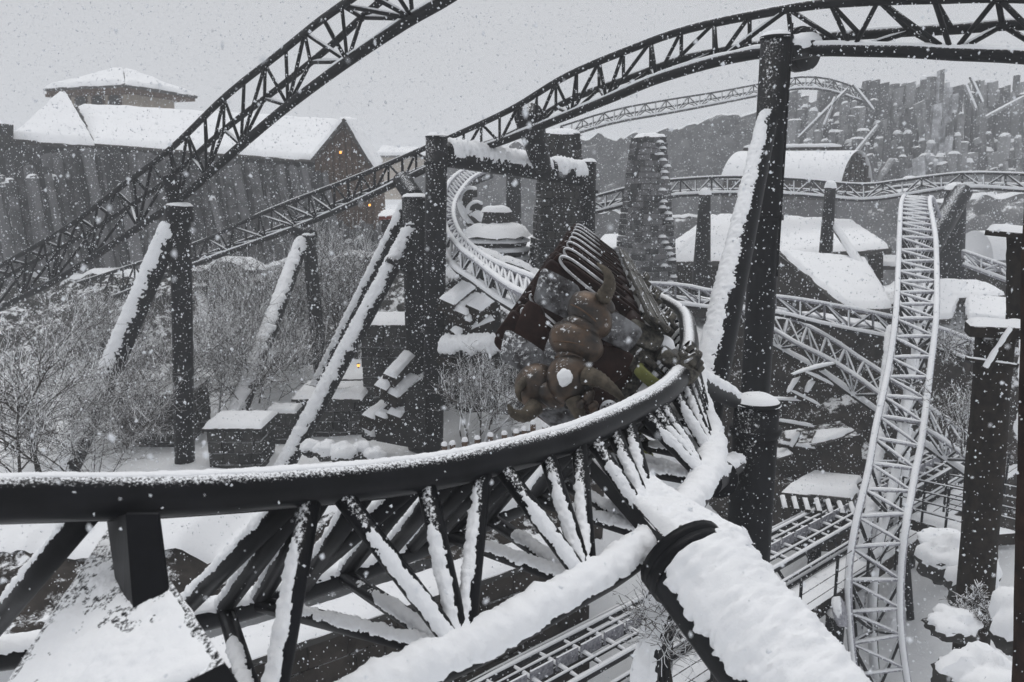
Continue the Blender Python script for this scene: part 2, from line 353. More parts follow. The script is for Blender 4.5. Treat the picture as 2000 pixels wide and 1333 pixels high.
T2B = [(-60,662,45),(0,643,44),(210,573,40),(378,508,37),(525,453,34.5),(700,382,30.5),(825,330,27.5),(895,300,26.2),(1000,262,24.2),(1105,200,22.2),(1228,154,20),(1350,112,18.2),(1552,80,16),(1720,66,14.8),(1860,58,13.8),(2060,50,13),(2560,85,12.8)]
T2C = [(-60,672,44),(0,652,43),(210,585,39),(382,517,36),(575,447,33),(700,394,29.7),(832,332,26.7),(895,308,25.4),(1000,270,23.5),(1098,231,21.5),(1193,193,19.6),(1300,150,17.8),(1486,104,15.7),(1720,100,14.2),(1860,106,13.4),(2060,118,12.6),(2560,180,12.3)]
track('coaster_track', 'long dark truss track arching from lower left over the post to upper right', T2A, T2B, T2C, 0.085, 0.085, 0.105, 0.043, 1.75, steel='steel_post', step=0.4, hs=0.045, ladder=False, dark=True)
T3A = [(1790,420,36),(1771,386,33),(1761,395,30.5),(1757,450,26.5),(1755,505,25),(1750,610,22),(1736,715,20.5),(1710,838,18.8),(1696,918,18),(1668,1041,17),(1657,1146,16.6),(1664,1269,16.4),(1680,1380,16.2)]
T3B = [(1836,425,36),(1822,390,33),(1816,397,30.5),(1826,455,26.5),(1829,505,25),(1829,610,22),(1818,715,20.5),(1801,855,18.8),(1787,929,18),(1769,1033,17),(1759,1146,16.6),(1762,1252,16.4),(1780,1380,16.2)]
T3C = [(1812,470,35),(1797,440,33.5),(1790,470,31.5),(1794,520,28.2),(1795,570,26.4),(1792,670,23.4),(1778,770,21.8),(1758,885,19.9),(1742,970,19),(1715,1075,18),(1705,1185,17.6),(1708,1300,17.4),(1722,1420,17.2)]
track('coaster_track', 'frost-white ladder track plunging steeply towards the lower right corner', T3A, T3B, T3C, 0.085, 0.085, 0.11, 0.045, 1.45, steel='steel_far', step=0.2, hs=0.05, rail_steel='steel_frost')
T4A = [(1150,388,40),(1250,362,41),(1330,351,42.5),(1440,346,43.5),(1560,351,44),(1680,361,44),(1760,353,43),(1880,339,41),(2030,342,39),(2400,360,36)]
T4B = [(1150,404,41.4),(1250,385,42.4),(1330,375,43.8),(1440,371,45),(1560,371,45.4),(1680,379,45.4),(1760,365,44.4),(1880,360,42.4),(2030,364,40.4),(2400,384,37.4)]
T4C = [(1150,418,40),(1250,394,41),(1330,382,42.5),(1440,378,43.5),(1560,381,44),(1680,391,44),(1760,383,43),(1880,367,41),(2030,374,39),(2400,394,36)]
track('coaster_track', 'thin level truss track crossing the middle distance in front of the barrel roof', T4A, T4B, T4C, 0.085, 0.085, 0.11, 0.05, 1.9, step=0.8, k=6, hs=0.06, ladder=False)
T5A = [(975,325,39),(925,347,34),(895,382,30),(886,412,27.5),(892,442,25.5),(910,469,23.6),(940,496,21.6),(970,514,20),(1012,532,18.2),(1090,560,15.8)]
T5B = [(949,320,39.4),(905,334,34.5),(876,360,30.2),(866,398,27.5),(872,446,25),(898,484,22.8),(934,513,20.9),(964,538,19.2),(1005,566,17.2),(1085,600,15)]
T5C = [(960,345,40),(912,366,35),(880,402,30.8),(866,440,28),(868,482,25.4),(888,522,23),(930,552,21.2),(965,578,19.6),(1010,606,17.6),(1085,640,15.4)]
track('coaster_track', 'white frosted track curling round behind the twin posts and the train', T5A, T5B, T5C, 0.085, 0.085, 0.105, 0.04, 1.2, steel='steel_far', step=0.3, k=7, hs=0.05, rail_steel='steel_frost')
T6A = [(1225,552,26),(1330,558,26),(1400,571,25.6),(1515,580,25),(1600,592,25),(1745,620,25),(1830,640,25),(1945,684,24.5)]
T6B = [(1225,575,27),(1330,583,27),(1400,593,26.6),(1515,604,26),(1600,622,26),(1745,650,26),(1830,670,26),(1945,715,25.5)]
T6C = [(1225,588,25.8),(1330,596,25.8),(1400,604,25.4),(1515,612,24.8),(1600,633,24.8),(1745,662,24.8),(1830,680,24.8),(1945,727,24.3)]
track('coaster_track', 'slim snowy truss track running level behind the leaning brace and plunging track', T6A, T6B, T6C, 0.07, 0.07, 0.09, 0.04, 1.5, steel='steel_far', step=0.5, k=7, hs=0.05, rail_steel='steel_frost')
T7A = [(1440,575,29),(1514,608,27.5),(1568,632,26.6),(1628,665,25.6),(1685,704,24.6),(1727,731,24),(1817,797,22.6),(1856,824,22),(1950,890,20.8)]
T7B = [(1440,605,28.6),(1511,644,27.1),(1556,671,26.2),(1616,701,25.2),(1670,734,24.2),(1718,770,23.6),(1806,836,22.2),(1850,866,21.6),(1950,937,20.4)]
T7C = [(1440,640,29),(1500,668,27.6),(1550,696,26.8),(1607,728,25.8),(1664,770,24.8),(1715,806,24.2),(1805,868,22.8),(1850,900,22.2),(1950,968,21)]
track('coaster_track', 'snowy ladder track slanting down to the right behind the plunging track', T7A, T7B, T7C, 0.075, 0.075, 0.1, 0.042, 1.5, steel='steel_far', step=0.4, k=7, hs=0.05, rail_steel='steel_frost')
T9A = [(1095,247,66),(1200,215,68),(1300,196,70),(1400,180,71),(1480,165,72),(1560,151,73),(1620,155,74),(1690,178,76)]
T9B = [(1095,262,67.5),(1200,228,69.5),(1300,210,71.5),(1400,192,72.5),(1480,178,73.5),(1560,163,74.5),(1620,167,75.5),(1690,190,77.5)]
T9C = [(1095,270,66),(1200,240,68),(1300,222,70),(1400,203,71),(1480,187,72),(1560,173,73),(1620,178,74),(1690,200,76)]
track('coaster_track', 'faint far track on the skyline leading to the cliff top', T9A, T9B, T9C, 0.09, 0.09, 0.12, 0.055, 2.0, step=1.5, k=6, hs=0.08, ladder=False)
T10A = [(1880,490,34),(1960,518,33),(2030,540,32)]; T10B = [(1880,502,35.2),(1960,531,34.2),(2030,555,33.2)]; T10C = [(1880,516,34),(1960,546,33),(2030,570,32)]
track('coaster_track', 'short snowy track piece by the right edge below the rounded white roof', T10A, T10B, T10C, 0.075, 0.075, 0.09, 0.045, 1.3, steel='steel_frost', step=0.5, k=6, hs=0.05)
T11A = [(1120,492,38),(1180,489,38.5),(1240,480,39)]; T11B = [(1120,503,39.2),(1180,500,39.7),(1240,491,40.2)]; T11C = [(1120,516,38),(1180,512,38.5),(1240,504,39)]
track('coaster_track', 'short frosted track piece just above the train beside the grey stone column', T11A, T11B, T11C, 0.075, 0.075, 0.09, 0.04, 1.3, steel='steel_frost', step=0.5, k=6, hs=0.05)

# ------------------------------------------------------------------ supports
def disc_snow(g, c, r, h, m=0, n=18, rings=5, lumps=0.25):
    c = np.asarray(c, float); v = [c + (0, 0, h)]; f = []
    for i in range(1, rings + 1):
        q = i / rings
        for j in range(n):
            a = 2 * math.pi * j / n
            rr = r * q * (1 + 0.04 * math.sin(3 * a + c[0]))
            v.append(c + np.array((rr * math.cos(a), rr * math.sin(a), h * (1 - q ** 3.5) + (0 if i < rings else -0.3 * h))))
    v = np.array(v); v[:, 2] += lumps * h * fbm(v * 3)
    for j in range(n): f.append((0, 1 + j, 1 + (j + 1) % n))
    for i in range(rings - 1):
        for j in range(n):
            a = 1 + i * n + j; b = 1 + i * n + (j + 1) % n; f.append((a, a + n, b + n, b))
    return g.add(v, f, m)
def cyl_part(T, nm, a, b, r, mat, k=20, n=2, smooth=True):
    g = Geo(); rr = r if np.isscalar(r) else np.linspace(r[0], r[1], n)
    g.tube(straight(a, b, n), rr, k); return link(nm, g, mat, T, smooth)
def flange(T, p, ax, r, t=0.06, mat='steel_post', bolts=10):
    p = np.asarray(p, float); ax = nrm(ax)
    o = cyl_part(T, 'flange', p - ax * t, p + ax * t, r, mat, 24)
    return o
def brace(T, a, b, r, h=0.07, w=1.3, nm='brace', mat='steel_post', sn='snow_near', rough=1.25, dens=0.05, k=16, S=None, ns=6.0):
    a = np.asarray(a); b = np.asarray(b); n = max(6, int(np.linalg.norm(b - a) / dens))
    rr = r if np.isscalar(r) else np.linspace(r[0], r[1], n)
    g = Geo(); g.tube(straight(a, b, n), rr, k); o = link(nm, g, mat, T)
    if h > 0:
        s = Geo(); s.snow(straight(a, b, n), rr, h, w=w, m=0, arc=19 if dens > .02 else 44, ns=ns, rough=rough, seed=random.random() * 9, S=S); link('snow_cover', s, sn, o)
    return o
def post(name, label, top, r, zb=None, group=None, cap=True, rings=(), mat='steel_post', lean=(0, 0)):
    top = np.asarray(top, float); zb = float(gz(top[0], top[1])) - 0.3 if zb is None else zb
    bot = np.array((top[0] + lean[0], top[1] + lean[1], zb))
    T = thing(name, label, 'support', bot, group)
    cyl_part(T, 'shaft', bot, top, r, mat, 28, 2)
    for q in rings: flange(T, bot + (top - bot) * q, (0, 0, 1), r * 1.16, 0.05, mat)
    if cap:
        cyl_part(T, 'top_plate', top, top + (0, 0, 0.05), r * 1.06, mat, 28)
        s = Geo(); disc_snow(s, top + (0, 0, 0.05), r * 1.05, 0.09 + 0.06 * r, n=26); link('snow_cap', s, 'snow_near', T)
    return T
# tall post under the climbing track
t = P(352, 412, 23); p1 = post('support_post', 'tall dark steel post with snowy leaning brace under the steep climbing track', t, 0.29, rings=(0.66,), lean=(-.45, 0))
brace(p1, P(338, 440, 23), PZ(115, 960, -0.3), 0.3, 0.065, 1.2)
brace(p1, P(330, 345, 23.2), P(350, 415, 23), 0.22, 0, .6, nm='bracket', dens=0.1)
g = Geo(); g.tube(straight(P(350, 402, 23.0), P(350, 432, 23.0), 2), 0.4, 20); o = link('saddle', g, 'steel_post', p1); s = Geo(); disc_snow(s, P(350, 402, 23.0), 0.4, 0.1); link('snow_cap', s, 'snow_near', o)
# post under the long track
t = P(603, 462, 32); p2 = post('support_post', 'dark steel post with snow-capped head and brace among the bare shrubs', t, 0.27, rings=(0.72,), lean=(0.25, 0))
brace(p2, P(592, 470, 32), P(455, 835, 25.5), (0.27, 0.3), 0.06, 1.3)
brace(p2, P(575, 450, 32.4), P(612, 462, 32), 0.24, 0, .6, nm='bracket', dens=0.1)
# far left small post below the long track
t = P(85, 640, 40); p3 = post('support_post', 'squat dark post under the long track at the left edge', t, 0.5, rings=(0.5,), cap=True)
t = P(395, 560, 38); p3b = post('support_post', 'faint dark post behind the tall post and bare shrubs', t, 0.26)
brace(p3b, P(392, 570, 38), P(415, 690, 34), 0.2, 0.05)
# twin posts in the middle
t = P(812, 388, 24.5); p4 = post('support_post', 'dark post with two long snowy braces running down to the left', t, 0.42, rings=(0.9, 0.42))
brace(p4, P(800, 395, 24.6), P(612, 770, 27.5), 0.22, 0.06, 1.15)
brace(p4, P(815, 430, 24.4), PZ(548, 930, -0.2), (0.24, 0.26), 0.07, 1.25)
flange(p4, P(777, 520, 23.9), P(815, 430, 24.4) - P(548, 925, 21.5), 0.4, 0.08)
brace(p4, P(785, 352, 25.6), P(812, 390, 24.5), 0.3, 0, .6, nm='bracket', dens=0.1)
t = P(853, 270, 23.2); p5 = post('portal_frame', 'dark steel portal of two posts joined by a snow-heavy beam over the train', t, 0.31, rings=(0.93, 0.46), lean=(-.3, 0))
tr = P(1148, 320, 27.5); br = np.array((tr[0], tr[1], -3.5))
cyl_part(p5, 'shaft', br, tr, 0.29, 'steel_post', 26)
cyl_part(p5, 'top_plate', tr, tr + (0, 0, 0.05), 0.31, 'steel_post', 26)
s = Geo(); disc_snow(s, tr + (0, 0, 0.05), 0.31, 0.12); link('snow_cap', s, 'snow_near', p5)
flange(p5, P(1149, 375, 27.5), (0, 0, 1), 0.34, 0.05)
brace(p5, P(872, 302, 23.4), P(1066, 332, 26.2), 0.36, 0.15, 1.5, nm='beam', rough=0.9)
brace(p5, P(1076, 334, 26.35), P(1135, 343, 27.2), 0.36, 0.16, 1.5, nm='beam', rough=0.9)
brace(p5, P(1032, 225, 23.4), P(1058, 325, 25.6), (0.42, 0.3), 0.03, nm='bracket', dens=0.2)
brace(p5, P(866, 682, 22.2), P(1010, 680, 21.0), 0.27, 0.15, 1.4, nm='beam', rough=0.9)
# the right column with the leaning brace
t = P(1517, 78, 14.9); p6 = post('support_column', 'tall dark steel column reaching the arching track with a snow-plastered leaning brace', t, 0.275, rings=(0.78,), lean=(-0.05, 0))
brace(p6, P(1502, 225, 14.8), P(1328, 1010, 10.2), (0.17, 0.31), 0.03, 0.78, rough=1.1, dens=0.025, S=(-0.9, -0.5, 0.6), ns=6)
brace(p6, P(1535, 98, 14.9), P(1592, 88, 15.2), 0.2, 0.04, nm='bracket', dens=0.1)
flange(p6, P(1562, 97, 15.5), P(1592, 88, 15.3) - P(1540, 98, 15.8), 0.4, 0.09)
flange(p6, P(1574, 96, 15.4), P(1592, 88, 15.3) - P(1540, 98, 15.8), 0.38, 0.05)
g = Geo(); g.box(P(1532, 300, 14.6), ((1, 0, 0), (0, 0, 1), (0, 1, 0)), (0.012, 2.2, 0.03)); link('cable_duct', g, 'steel_post', p6, False)
# stout near column
t = P(1478, 790, 11.0); p7 = post('support_column', 'stout black column with flat snow cap beside the near track', t, 0.315, zb=-3.6, rings=(0.955,))
brace(p7, P(1352, 742, 8.6), P(1432, 782, 10.5), 0.11, 0.09, 1.4, nm='arm', rough=0.8)
brace(p7, P(1385, 945, 6.6), P(1440, 908, 10.4), 0.11, 0.07, 1.2, nm='arm')
flange(p7, P(1404, 935, 7.6), P(1450, 905, 10.2) - P(1385, 945, 6.6), 0.19, 0.04)
# big leaning support at the lower right, with saddle beam of the near track
base = np.array((4.6, 2.6, -1.5))
q0, q1 = P(1330, 1085, 4.35), P(1640, 1480, 3.3)
p8 = thing('inclined_support', 'massive inclined tube deep in snow bolted to the near track', 'support', q1)
brace(p8, q0 + (q1 - q0) * 0.10, q1, 0.26, 0.10, 1.45, nm='tube', rough=0.38, dens=0.012, S=(0.35, -0.2, 1.0), ns=5)
cyl_part(p8, 'collar', q0, q0 + (q1 - q0) * 0.2, 0.215, 'steel_plain', 28)
flange(p8, q0 + (q1 - q0) * 0.02, q1 - q0, 0.275, 0.03, 'steel_plain')
flange(p8, q0 + (q1 - q0) * 0.07, q1 - q0, 0.275, 0.03, 'steel_plain')
for i in range(10):
    a = 2 * math.pi * i / 10; ax = nrm(q1 - q0); e1 = nrm(np.cross(ax, (0, 0, 1))); e2 = np.cross(ax, e1)
    c = q0 + (q1 - q0) * 0.045 + (e1 * math.cos(a) + e2 * math.sin(a)) * 0.248
    cyl_part(p8, 'bolt', c - ax * 0.08, c + ax * 0.08, 0.011, 'axle_metal', 6)
def beam_slab(T, nm, a, b, w0, w1, th, snow_h, mat='steel_near', sn='snow_near', up=None, nu=60, nv=22, rough=0.5, fine=0, cover=.14):
    """flat box beam from a to b with a quilt of snow on its top"""
    a = np.asarray(a); b = np.asarray(b); t = nrm(b - a); up = np.array((0, -0.25, 1.0)) if up is None else np.asarray(up, float)
    l = nrm(np.cross(t, up)); n = nrm(np.cross(l, t))
    g = Geo()
    v = [p + l * sx * w / 2 - n * (th if lo else 0) for p, w in ((a, w0), (b, w1)) for sx, lo in ((-1, 0), (1, 0), (1, 1), (-1, 1))]
    g.add(v, [(0, 1, 2, 3), (7, 6, 5, 4), (0, 4, 5, 1), (1, 5, 6, 2), (2, 6, 7, 3), (3, 7, 4, 0)]); o = link(nm, g, mat, T, False)
    if snow_h:
        U = np.linspace(0, 1, nu)[:, None]; V = np.linspace(-1, 1, nv)[None, :]
        w = (w0 + (w1 - w0) * U) / 2 * (1 + 0.03 * vnoise(np.stack([U * 17, U * 0, U * 0], -1))[:, :, ])
        pos = a + (b - a) * U[..., None] + l * (V * w)[..., None]
        pr = np.clip(1 - np.abs(V) ** 6, 0, 1) * np.clip(np.minimum(U, 1 - U) * 25, 0, 1) ** 0.5
        hh = snow_h * pr * (1 + rough * fbm(pos * 6, 4)) - 0.01 * (1 - pr)
        if fine: hh = hh * (cover + rough * (.9 * fbm(pos * fine, 4) + .8 * fbm(pos * 3.3 + 4, 2)) + .75 * sst(.35, .9, U) + .6 * sst(.7, 1, -V) ) - .001
        s = Geo(); s.grid(pos + n * hh[..., None]); link('snow_cover', s, sn, o)
    return o
beam_slab(near, 'saddle_beam', P(1180, 892, 5.35), P(1408, 1078, 4.2), 0.20, 0.50, 0.14, 0.07, up=(0.35, -0.75, 0.7), nu=150, nv=60, rough=.55, fine=12, cover=.55)
beam_slab(near, 'saddle_beam', P(232, 1022, 3.5), P(150, 1440, 2.3), 0.10, 1.0, 0.12, 0.025, up=(-0.1, -0.75, 0.75), nu=160, nv=90, rough=.9, fine=16)
# gusset plates of the saddle at the left
g = Geo(); g.prism([P(245, 1005, 3.06), P(308, 1005, 3.06), P(346, 1300, 2.74), P(268, 1300, 2.74)], (0.0, 0.02, 0.0)); link('gusset_plate', g, 'steel_plain', near, False)
g = Geo(); g.prism([P(208, 1015, 3.3), P(245, 1005, 3.066), P(268, 1300, 2.746), P(240, 1240, 2.9)], (0.012, 0.0, 0.0)); link('gusset_plate', g, 'steel_plain', near, False)
# fin under the outer rail
A3 = chord3(NA); ts = dense(A3, 0.12); a = spline(A3, ts); c = spline(chord3(NC), ts); b = spline(chord3(NB), ts)
nn = nrm((b - a) * 0.5 + (c - a) * 0.5); tt = nrm(np.gradient(a, axis=0)); ll = nrm(np.cross(tt, nn))
g = Geo(); sec = [a + nn * 0.085 + ll * 0.012, a + nn * 0.125 + ll * 0.012, a + nn * 0.125 - ll * 0.012, a + nn * 0.085 - ll * 0.012]
g.grid(np.stack(sec + [sec[0]], 1)); link('rail_fin', g, 'steel_near', near, False)

# stone columns and mid-distance posts
def stone_column(label, px, pt, pb, d, w0, w1, mat='basalt', ledges=14, rotz=0.2, group=None, capsnow=True, ledge=0):
    top = P(px, pt, d); H = top[2] - P(px, pb, d)[2]; b = np.array((top[0], top[1], top[2] - H))
    T = thing('stone_column', label, 'column', b, group)
    n = ledges
    for i in range(n):
        z0, z1 = b[2] + H * i / n, b[2] + H * (i + 1) / n; q = (i + 0.5) / n; w = (w0 + (w1 - w0) * q) / 2 * random.uniform(0.98, 1.02)
        r = rotz + random.uniform(-0.02, 0.02); ax = ((math.cos(r), math.sin(r), 0), (-math.sin(r), math.cos(r), 0), (0, 0, 1))
        nx = 3 if i % 2 else 4
        for side, (u_, n_) in enumerate((((ax[0]), -np.array(ax[1])), (np.array(ax[1]), np.array(ax[0])), (np.array(ax[1]), -np.array(ax[0])))):
            u_ = np.array(u_)
            for j in range(nx):
                off = -w + (j + .5) * 2 * w / nx; cc = np.array((b[0], b[1], (z0 + z1) / 2)) + u_ * off + n_ * (w - .14 + random.uniform(-.035, .035))
                g = Geo(); g.box(cc, (u_, n_, (0, 0, 1)), (w / nx - .015, .14, (z1 - z0) / 2 - .015)); link('stone', g, mat, T, False)
        if ledge and random.random() < ledge:
            a_ = np.array((b[0], b[1], z1)) + np.array(ax[0]) * w * random.uniform(.2, .9) - np.array(ax[1]) * (w + .02); s = Geo(); disc_snow(s, a_, .22, .1, n=10, rings=3); link('snow_ledge', s, 'snow_far', T)
    g = Geo(); g.tube(straight(b, top, 2), [w0 * .5, w1 * .5], 8); link('core', g, 'rock', T, False)
    s = Geo(); disc_snow(s, top, w1 * 0.62, 0.18, n=12); link('snow_cap', s, 'snow_far', T)
    return T
stone_column('broad grey stone pier rising behind the portal beam to the long track', 1095, 262, 600, 30, 2.2, 1.25, mat='rock', ledges=22, rotz=.12, ledge=.1)
stone_column('square grey stone tower standing alone left of the leaning brace', 1267, 268, 560, 38, 2.3, 1.15, ledges=26, rotz=0.5, ledge=.8)
def taper_post(label, px, pt, pb, d, w0, w1, strutto=None, mat='steel_post'):
    a, b = P(px, pb, d), P(px, pt, d)
    b[0] = a[0] = P(px, pt, d)[0]
    T = thing('support_post', label, 'support', a)
    g = Geo(); g.tube(straight(a, b, 2), [w0 / 2, w1 / 2], 16); link('shaft', g, mat, T)
    s = Geo(); disc_snow(s, b, w1 * 0.6, 0.25, n=12); link('snow_cap', s, 'snow_far', T)
    if strutto is not None: brace(T, P(px + 6, pt + 75, d), P(*strutto), 0.16, 0.06, dens=0.4, k=10, sn='snow_far', mat='steel_far'); flange(T, P(strutto[0] - 3, strutto[1] - 8, strutto[2]), P(*strutto) - P(px, pt + 75, d), 0.3, 0.1, 'steel_far')
    return T
taper_post('grey tapering post in front of the hipped snow roof under the level track', 1377, 378, 580, 37.6, .95, 0.52)
taper_post('dark post with thin slanting strut before the snow roofs', 1622, 365, 508, 37, 0.62, 0.48, (1730, 592, 33))
T = taper_post('wide dark post right of the plunging track with sloping side leg', 1868, 368, 548, 40, 1.5, 0.95)
brace(T, P(1880, 375, 39.5), P(1790, 520, 36), (0.45, 0.6), 0.0)
taper_post('hazy pair of slanted legs behind the curling track', 1003, 330, 452, 44, 0.85, 0.8)

# ------------------------------------------------------------------ the train
CU = np.array((0, sp, cp)); CR = np.array((1.0, 0, 0))
Fw = nrm(np.array((-0.10, -1.0, 0.0)))
U = nrm(-0.80 * CR + 0.60 * CU); U = nrm(U - Fw * (U @ Fw)); Lt = nrm(np.cross(U, Fw)); 
if Lt @ CU < 0: Lt = -Lt
O0 = P(1262, 812, 6.65)
def Q(l, u, f): return O0 + Lt * l + U * u + Fw * f
TR = thing('coaster_train', 'dark brown roller coaster train with rusty horned beast on its nose', 'train', Q(0, 0, 0))
AX = (Lt, U, Fw)
def rbox(nm, l, u, f, h, mat, parent=TR, bev=0.03, ax=AX, bend=0.0):
    """box with rounded corners (superellipsoid) in train space"""
    n1, n2 = 10, 20; g = Geo(); th = np.linspace(-math.pi / 2, math.pi / 2, n1); ph = np.linspace(-math.pi, math.pi, n2 + 1)
    e = 0.25
    sg = lambda x, p: np.sign(x) * np.abs(x) ** p
    T_, P_ = np.meshgrid(th, ph, indexing='ij')
    X = sg(np.cos(T_), e) * sg(np.cos(P_), e) * h[0]; Y = sg(np.cos(T_), e) * sg(np.sin(P_), e) * h[1]; Z = sg(np.sin(T_), e) * h[2]
    Z = Z - bend * (X / max(h[0], 1e-6)) ** 2
    c = Q(l, u, f)
    g.grid(c + X[..., None] * ax[0] + Y[..., None] * ax[1] + Z[..., None] * ax[2])
    return link(nm, g, mat, parent)
for carn in range(4):
    fc = -0.95 - 2.1 * carn
    rbox('chassis', 0.05, 0.30, fc, (0.46, 0.12, 0.98), 'axle_metal')
    rbox('side_skirt', 0.70, 0.40, fc, (0.03, 0.12, 0.98), 'axle_metal')
    rbox('side_skirt', -0.56, 0.62, fc, (0.03, 0.22, 0.98), 'shell_brown')
    for q in range(3):
        g = Geo(); g.tube([Q(0.735, 0.34 + 0.1 * q, fc - 0.9), Q(0.735, 0.34 + 0.1 * q, fc + 0.9)], 0.008, 6); link('trim_bar', g, 'axle_metal', TR)
    for row in range(2):
        f0 = fc + 0.45 - 1.05 * row
        for l0 in (0.38, -0.22):
            b = rbox('seat_back', l0, 0.92, f0 - 0.22, (0.235, 0.46, 0.075), 'seat_pad', bend=-0.06)
            rbox('headrest', l0, 1.36, f0 - 0.2, (0.15, 0.11, 0.08), 'seat_pad', b)
            rbox('seat_cushion', l0, 0.52, f0 + 0.05, (0.23, 0.08, 0.24), 'seat_pad')
            rbox('seat_shell', l0, 0.95, f0 - 0.33, (0.26, 0.5, 0.04), 'shell_brown', bend=-0.08)
            for s in (1,):
                lh = l0 + s * 0.19 + 0.03
                pth = spline([Q(lh - 0.06, 0.42, f0 + 0.30), Q(lh - 0.06, 0.9, f0 + 0.12), Q(lh - 0.05, 1.3, f0 - 0.02), Q(lh, 1.40, f0 - 0.06), Q(lh + 0.05, 1.3, f0 - 0.02), Q(lh + 0.06, 0.9, f0 + 0.12), Q(lh + 0.06, 0.42, f0 + 0.30)], np.linspace(0, 6, 28))
                g = Geo(); g.tube(pth[5:-5], 0.014, 8); link('grab_hoop', g, 'chrome', TR)
            g = Geo(); g.tube([Q(l0 - 0.17, 0.74, f0 + 0.27), Q(l0 + 0.17, 0.74, f0 + 0.27)], 0.035, 10); link('lap_bar', g, 'seat_pad', TR)
    # wheel carriers
    for s, l0 in ((1, 0.45), (-1, -0.42)):
        fb = fc + 0.78
        bg = rbox('wheel_carrier', l0 + s * 0.06, 0.06, fb, (0.07, 0.20, 0.24), 'axle_metal')
        rbox('carrier_plate', l0 + s * 0.15, -0.02, fb + 0.1, (0.035, 0.12, 0.09), 'axle_metal')
        def wheel(c, ax, r, w, tread):
            ax = nrm(ax); g = Geo(); n = 9
            prof = [(-w, r * 0.80), (-w, r * 0.95), (-w * 0.8, r), (w * 0.8, r), (w, r * 0.95), (w, r * 0.80)]
            k = 28; e1 = nrm(np.cross(ax, Fw if abs(ax @ Fw) < 0.9 else U)); e2 = np.cross(ax, e1)
            V = np.array([[c + ax * x + (e1 * math.cos(a) + e2 * math.sin(a)) * q for a in np.linspace(0, 2 * math.pi, k + 1)] for x, q in prof])
            g.grid(V); o = link('wheel', g, tread, TR)
            h = Geo(); h.tube([c - ax * w * 0.7, c + ax * w * 0.7], r * 0.82, 24); link('hub', h, 'axle_metal', o)
            h2 = Geo(); h2.tube([c - ax * w * 1.3, c + ax * w * 1.3], r * 0.25, 12); link('axle', h2, 'chrome', o)
        for df in (0.0, -0.34):
            wheel(Q(l0 - s * 0.15, 0.17, fb + 0.26 + df), Lt, 0.17, 0.05, 'wheel_green')
            wheel(Q(l0 - s * 0.12, -0.19, fb + 0.10 + df), Lt, 0.10, 0.045, 'wheel_green')
            wheel(Q(l0 + s * 0.17, -0.01, fb + 0.12 + df), U, 0.10, 0.04, 'axle_metal')
        lump = Geo(); disc_snow(lump, Q(l0 + s * 0.12, 0.24, fb), 0.10, 0.09, lumps=0.8); link('snow_lump', lump, 'snow_near', bg)
    rn = random.Random(40 + carn)
    for k_ in range(12):
        l_, u_, f_ = rn.uniform(.12, .68), rn.uniform(-.12, .36), fc + .78 + rn.uniform(-.2, .34)
        if k_ % 3: rbox('bracket', l_, u_, f_, (rn.uniform(.02, .06), rn.uniform(.02, .07), rn.uniform(.02, .05)), 'axle_metal')
        else:
            g = Geo(); g.tube([Q(l_, u_, f_), Q(l_ + rn.uniform(-.15, .15), u_ + rn.uniform(-.1, .15), f_ + .05)], .014, 8); link('hose', g, 'chrome' if k_ % 2 else 'axle_metal', TR)
# nose shell
def plate(nm, poly, th, mat, bulge=0.06, parent=TR):
    """curved sheet over a four-cornered outline, with thickness"""
    a, b, c, d = [np.asarray(x, float) for x in poly]; n = 14
    Ug = np.linspace(0, 1, n)[:, None, None]; Vg = np.linspace(0, 1, n)[None, :, None]
    pos = (a * (1 - Ug) + b * Ug) * (1 - Vg) + (d * (1 - Ug) + c * Ug) * Vg
    nn = nrm(np.cross(b - a, d - a)); nn = nn if nn @ Fw > 0 else -nn
    cu = (4 * Ug * (1 - Ug)) ** 0.7 * 0.5 + (4 * Vg * (1 - Vg)) ** 0.7 * 0.5
    cc = 1 - np.maximum(np.abs(2 * Ug - 1), np.abs(2 * Vg - 1)) ** 8
    cen = pos.mean((0, 1)); pos = cen + (pos - cen) * (1 - 0.10 * (np.abs(2 * Ug - 1) * np.abs(2 * Vg - 1)) ** 5)
    top = pos + nn * bulge * cu
    g = Geo(); g.grid(top); g.grid((top - nn * th)[::-1])
    for e in (0, -1):
        g.grid(np.stack([top[e], top[e] - nn * th], 0)); g.grid(np.stack([top[:, e], top[:, e] - nn * th], 0))
    return link(nm, g, mat, parent)
D = 6.45
plate('front_shield', [P(1058, 520, D + .1), P(1135, 560, D + .1), P(1122, 632, D), P(1040, 590, D + .05)], 0.03, 'shell_frost', 0.045)
plate('front_shield', [P(988, 640, D + .1), P(1068, 690, D), P(1050, 745, D - .05), P(975, 700, D)], 0.03, 'shell_frost', 0.045)
plate('front_shield', [P(1075, 650, D - .1), P(1118, 660, D - .1), P(1104, 735, D - .2), P(1052, 712, D - .1)], 0.03, 'shell_frost', 0.05)
plate('front_shield', [P(1172, 592, D), P(1258, 645, D), P(1228, 690, D - .1), P(1160, 655, D - .1)], 0.03, 'shell_frost', 0.05)
plate('nose_panel', [P(1040, 800, D - .2), P(1120, 792, D - .3), P(1165, 872, D - .1), P(1110, 858, D)], 0.03, 'shell_frost', 0.04)
plate('nose_panel', [P(1125, 660, D - .05), P(1240, 690, D), P(1215, 740, D), P(1150, 770, D - .1)], 0.03, 'shell_brown', 0.06)
plate('nose_panel', [P(1030, 585, D + .2), P(1060, 600, D + .1), P(1075, 680, D + .1), P(1000, 660, D + .2)], 0.03, 'shell_brown', 0.03)
plate('nose_panel', [P(1235, 620, D + .3), P(1300, 655, D + .3), P(1285, 690, D + .2), P(1215, 660, D + .1)], 0.03, 'axle_metal', 0.01)
rbox('nose_block', -0.05, 0.55, -0.06, (0.30, 0.25, 0.14), 'shell_brown')
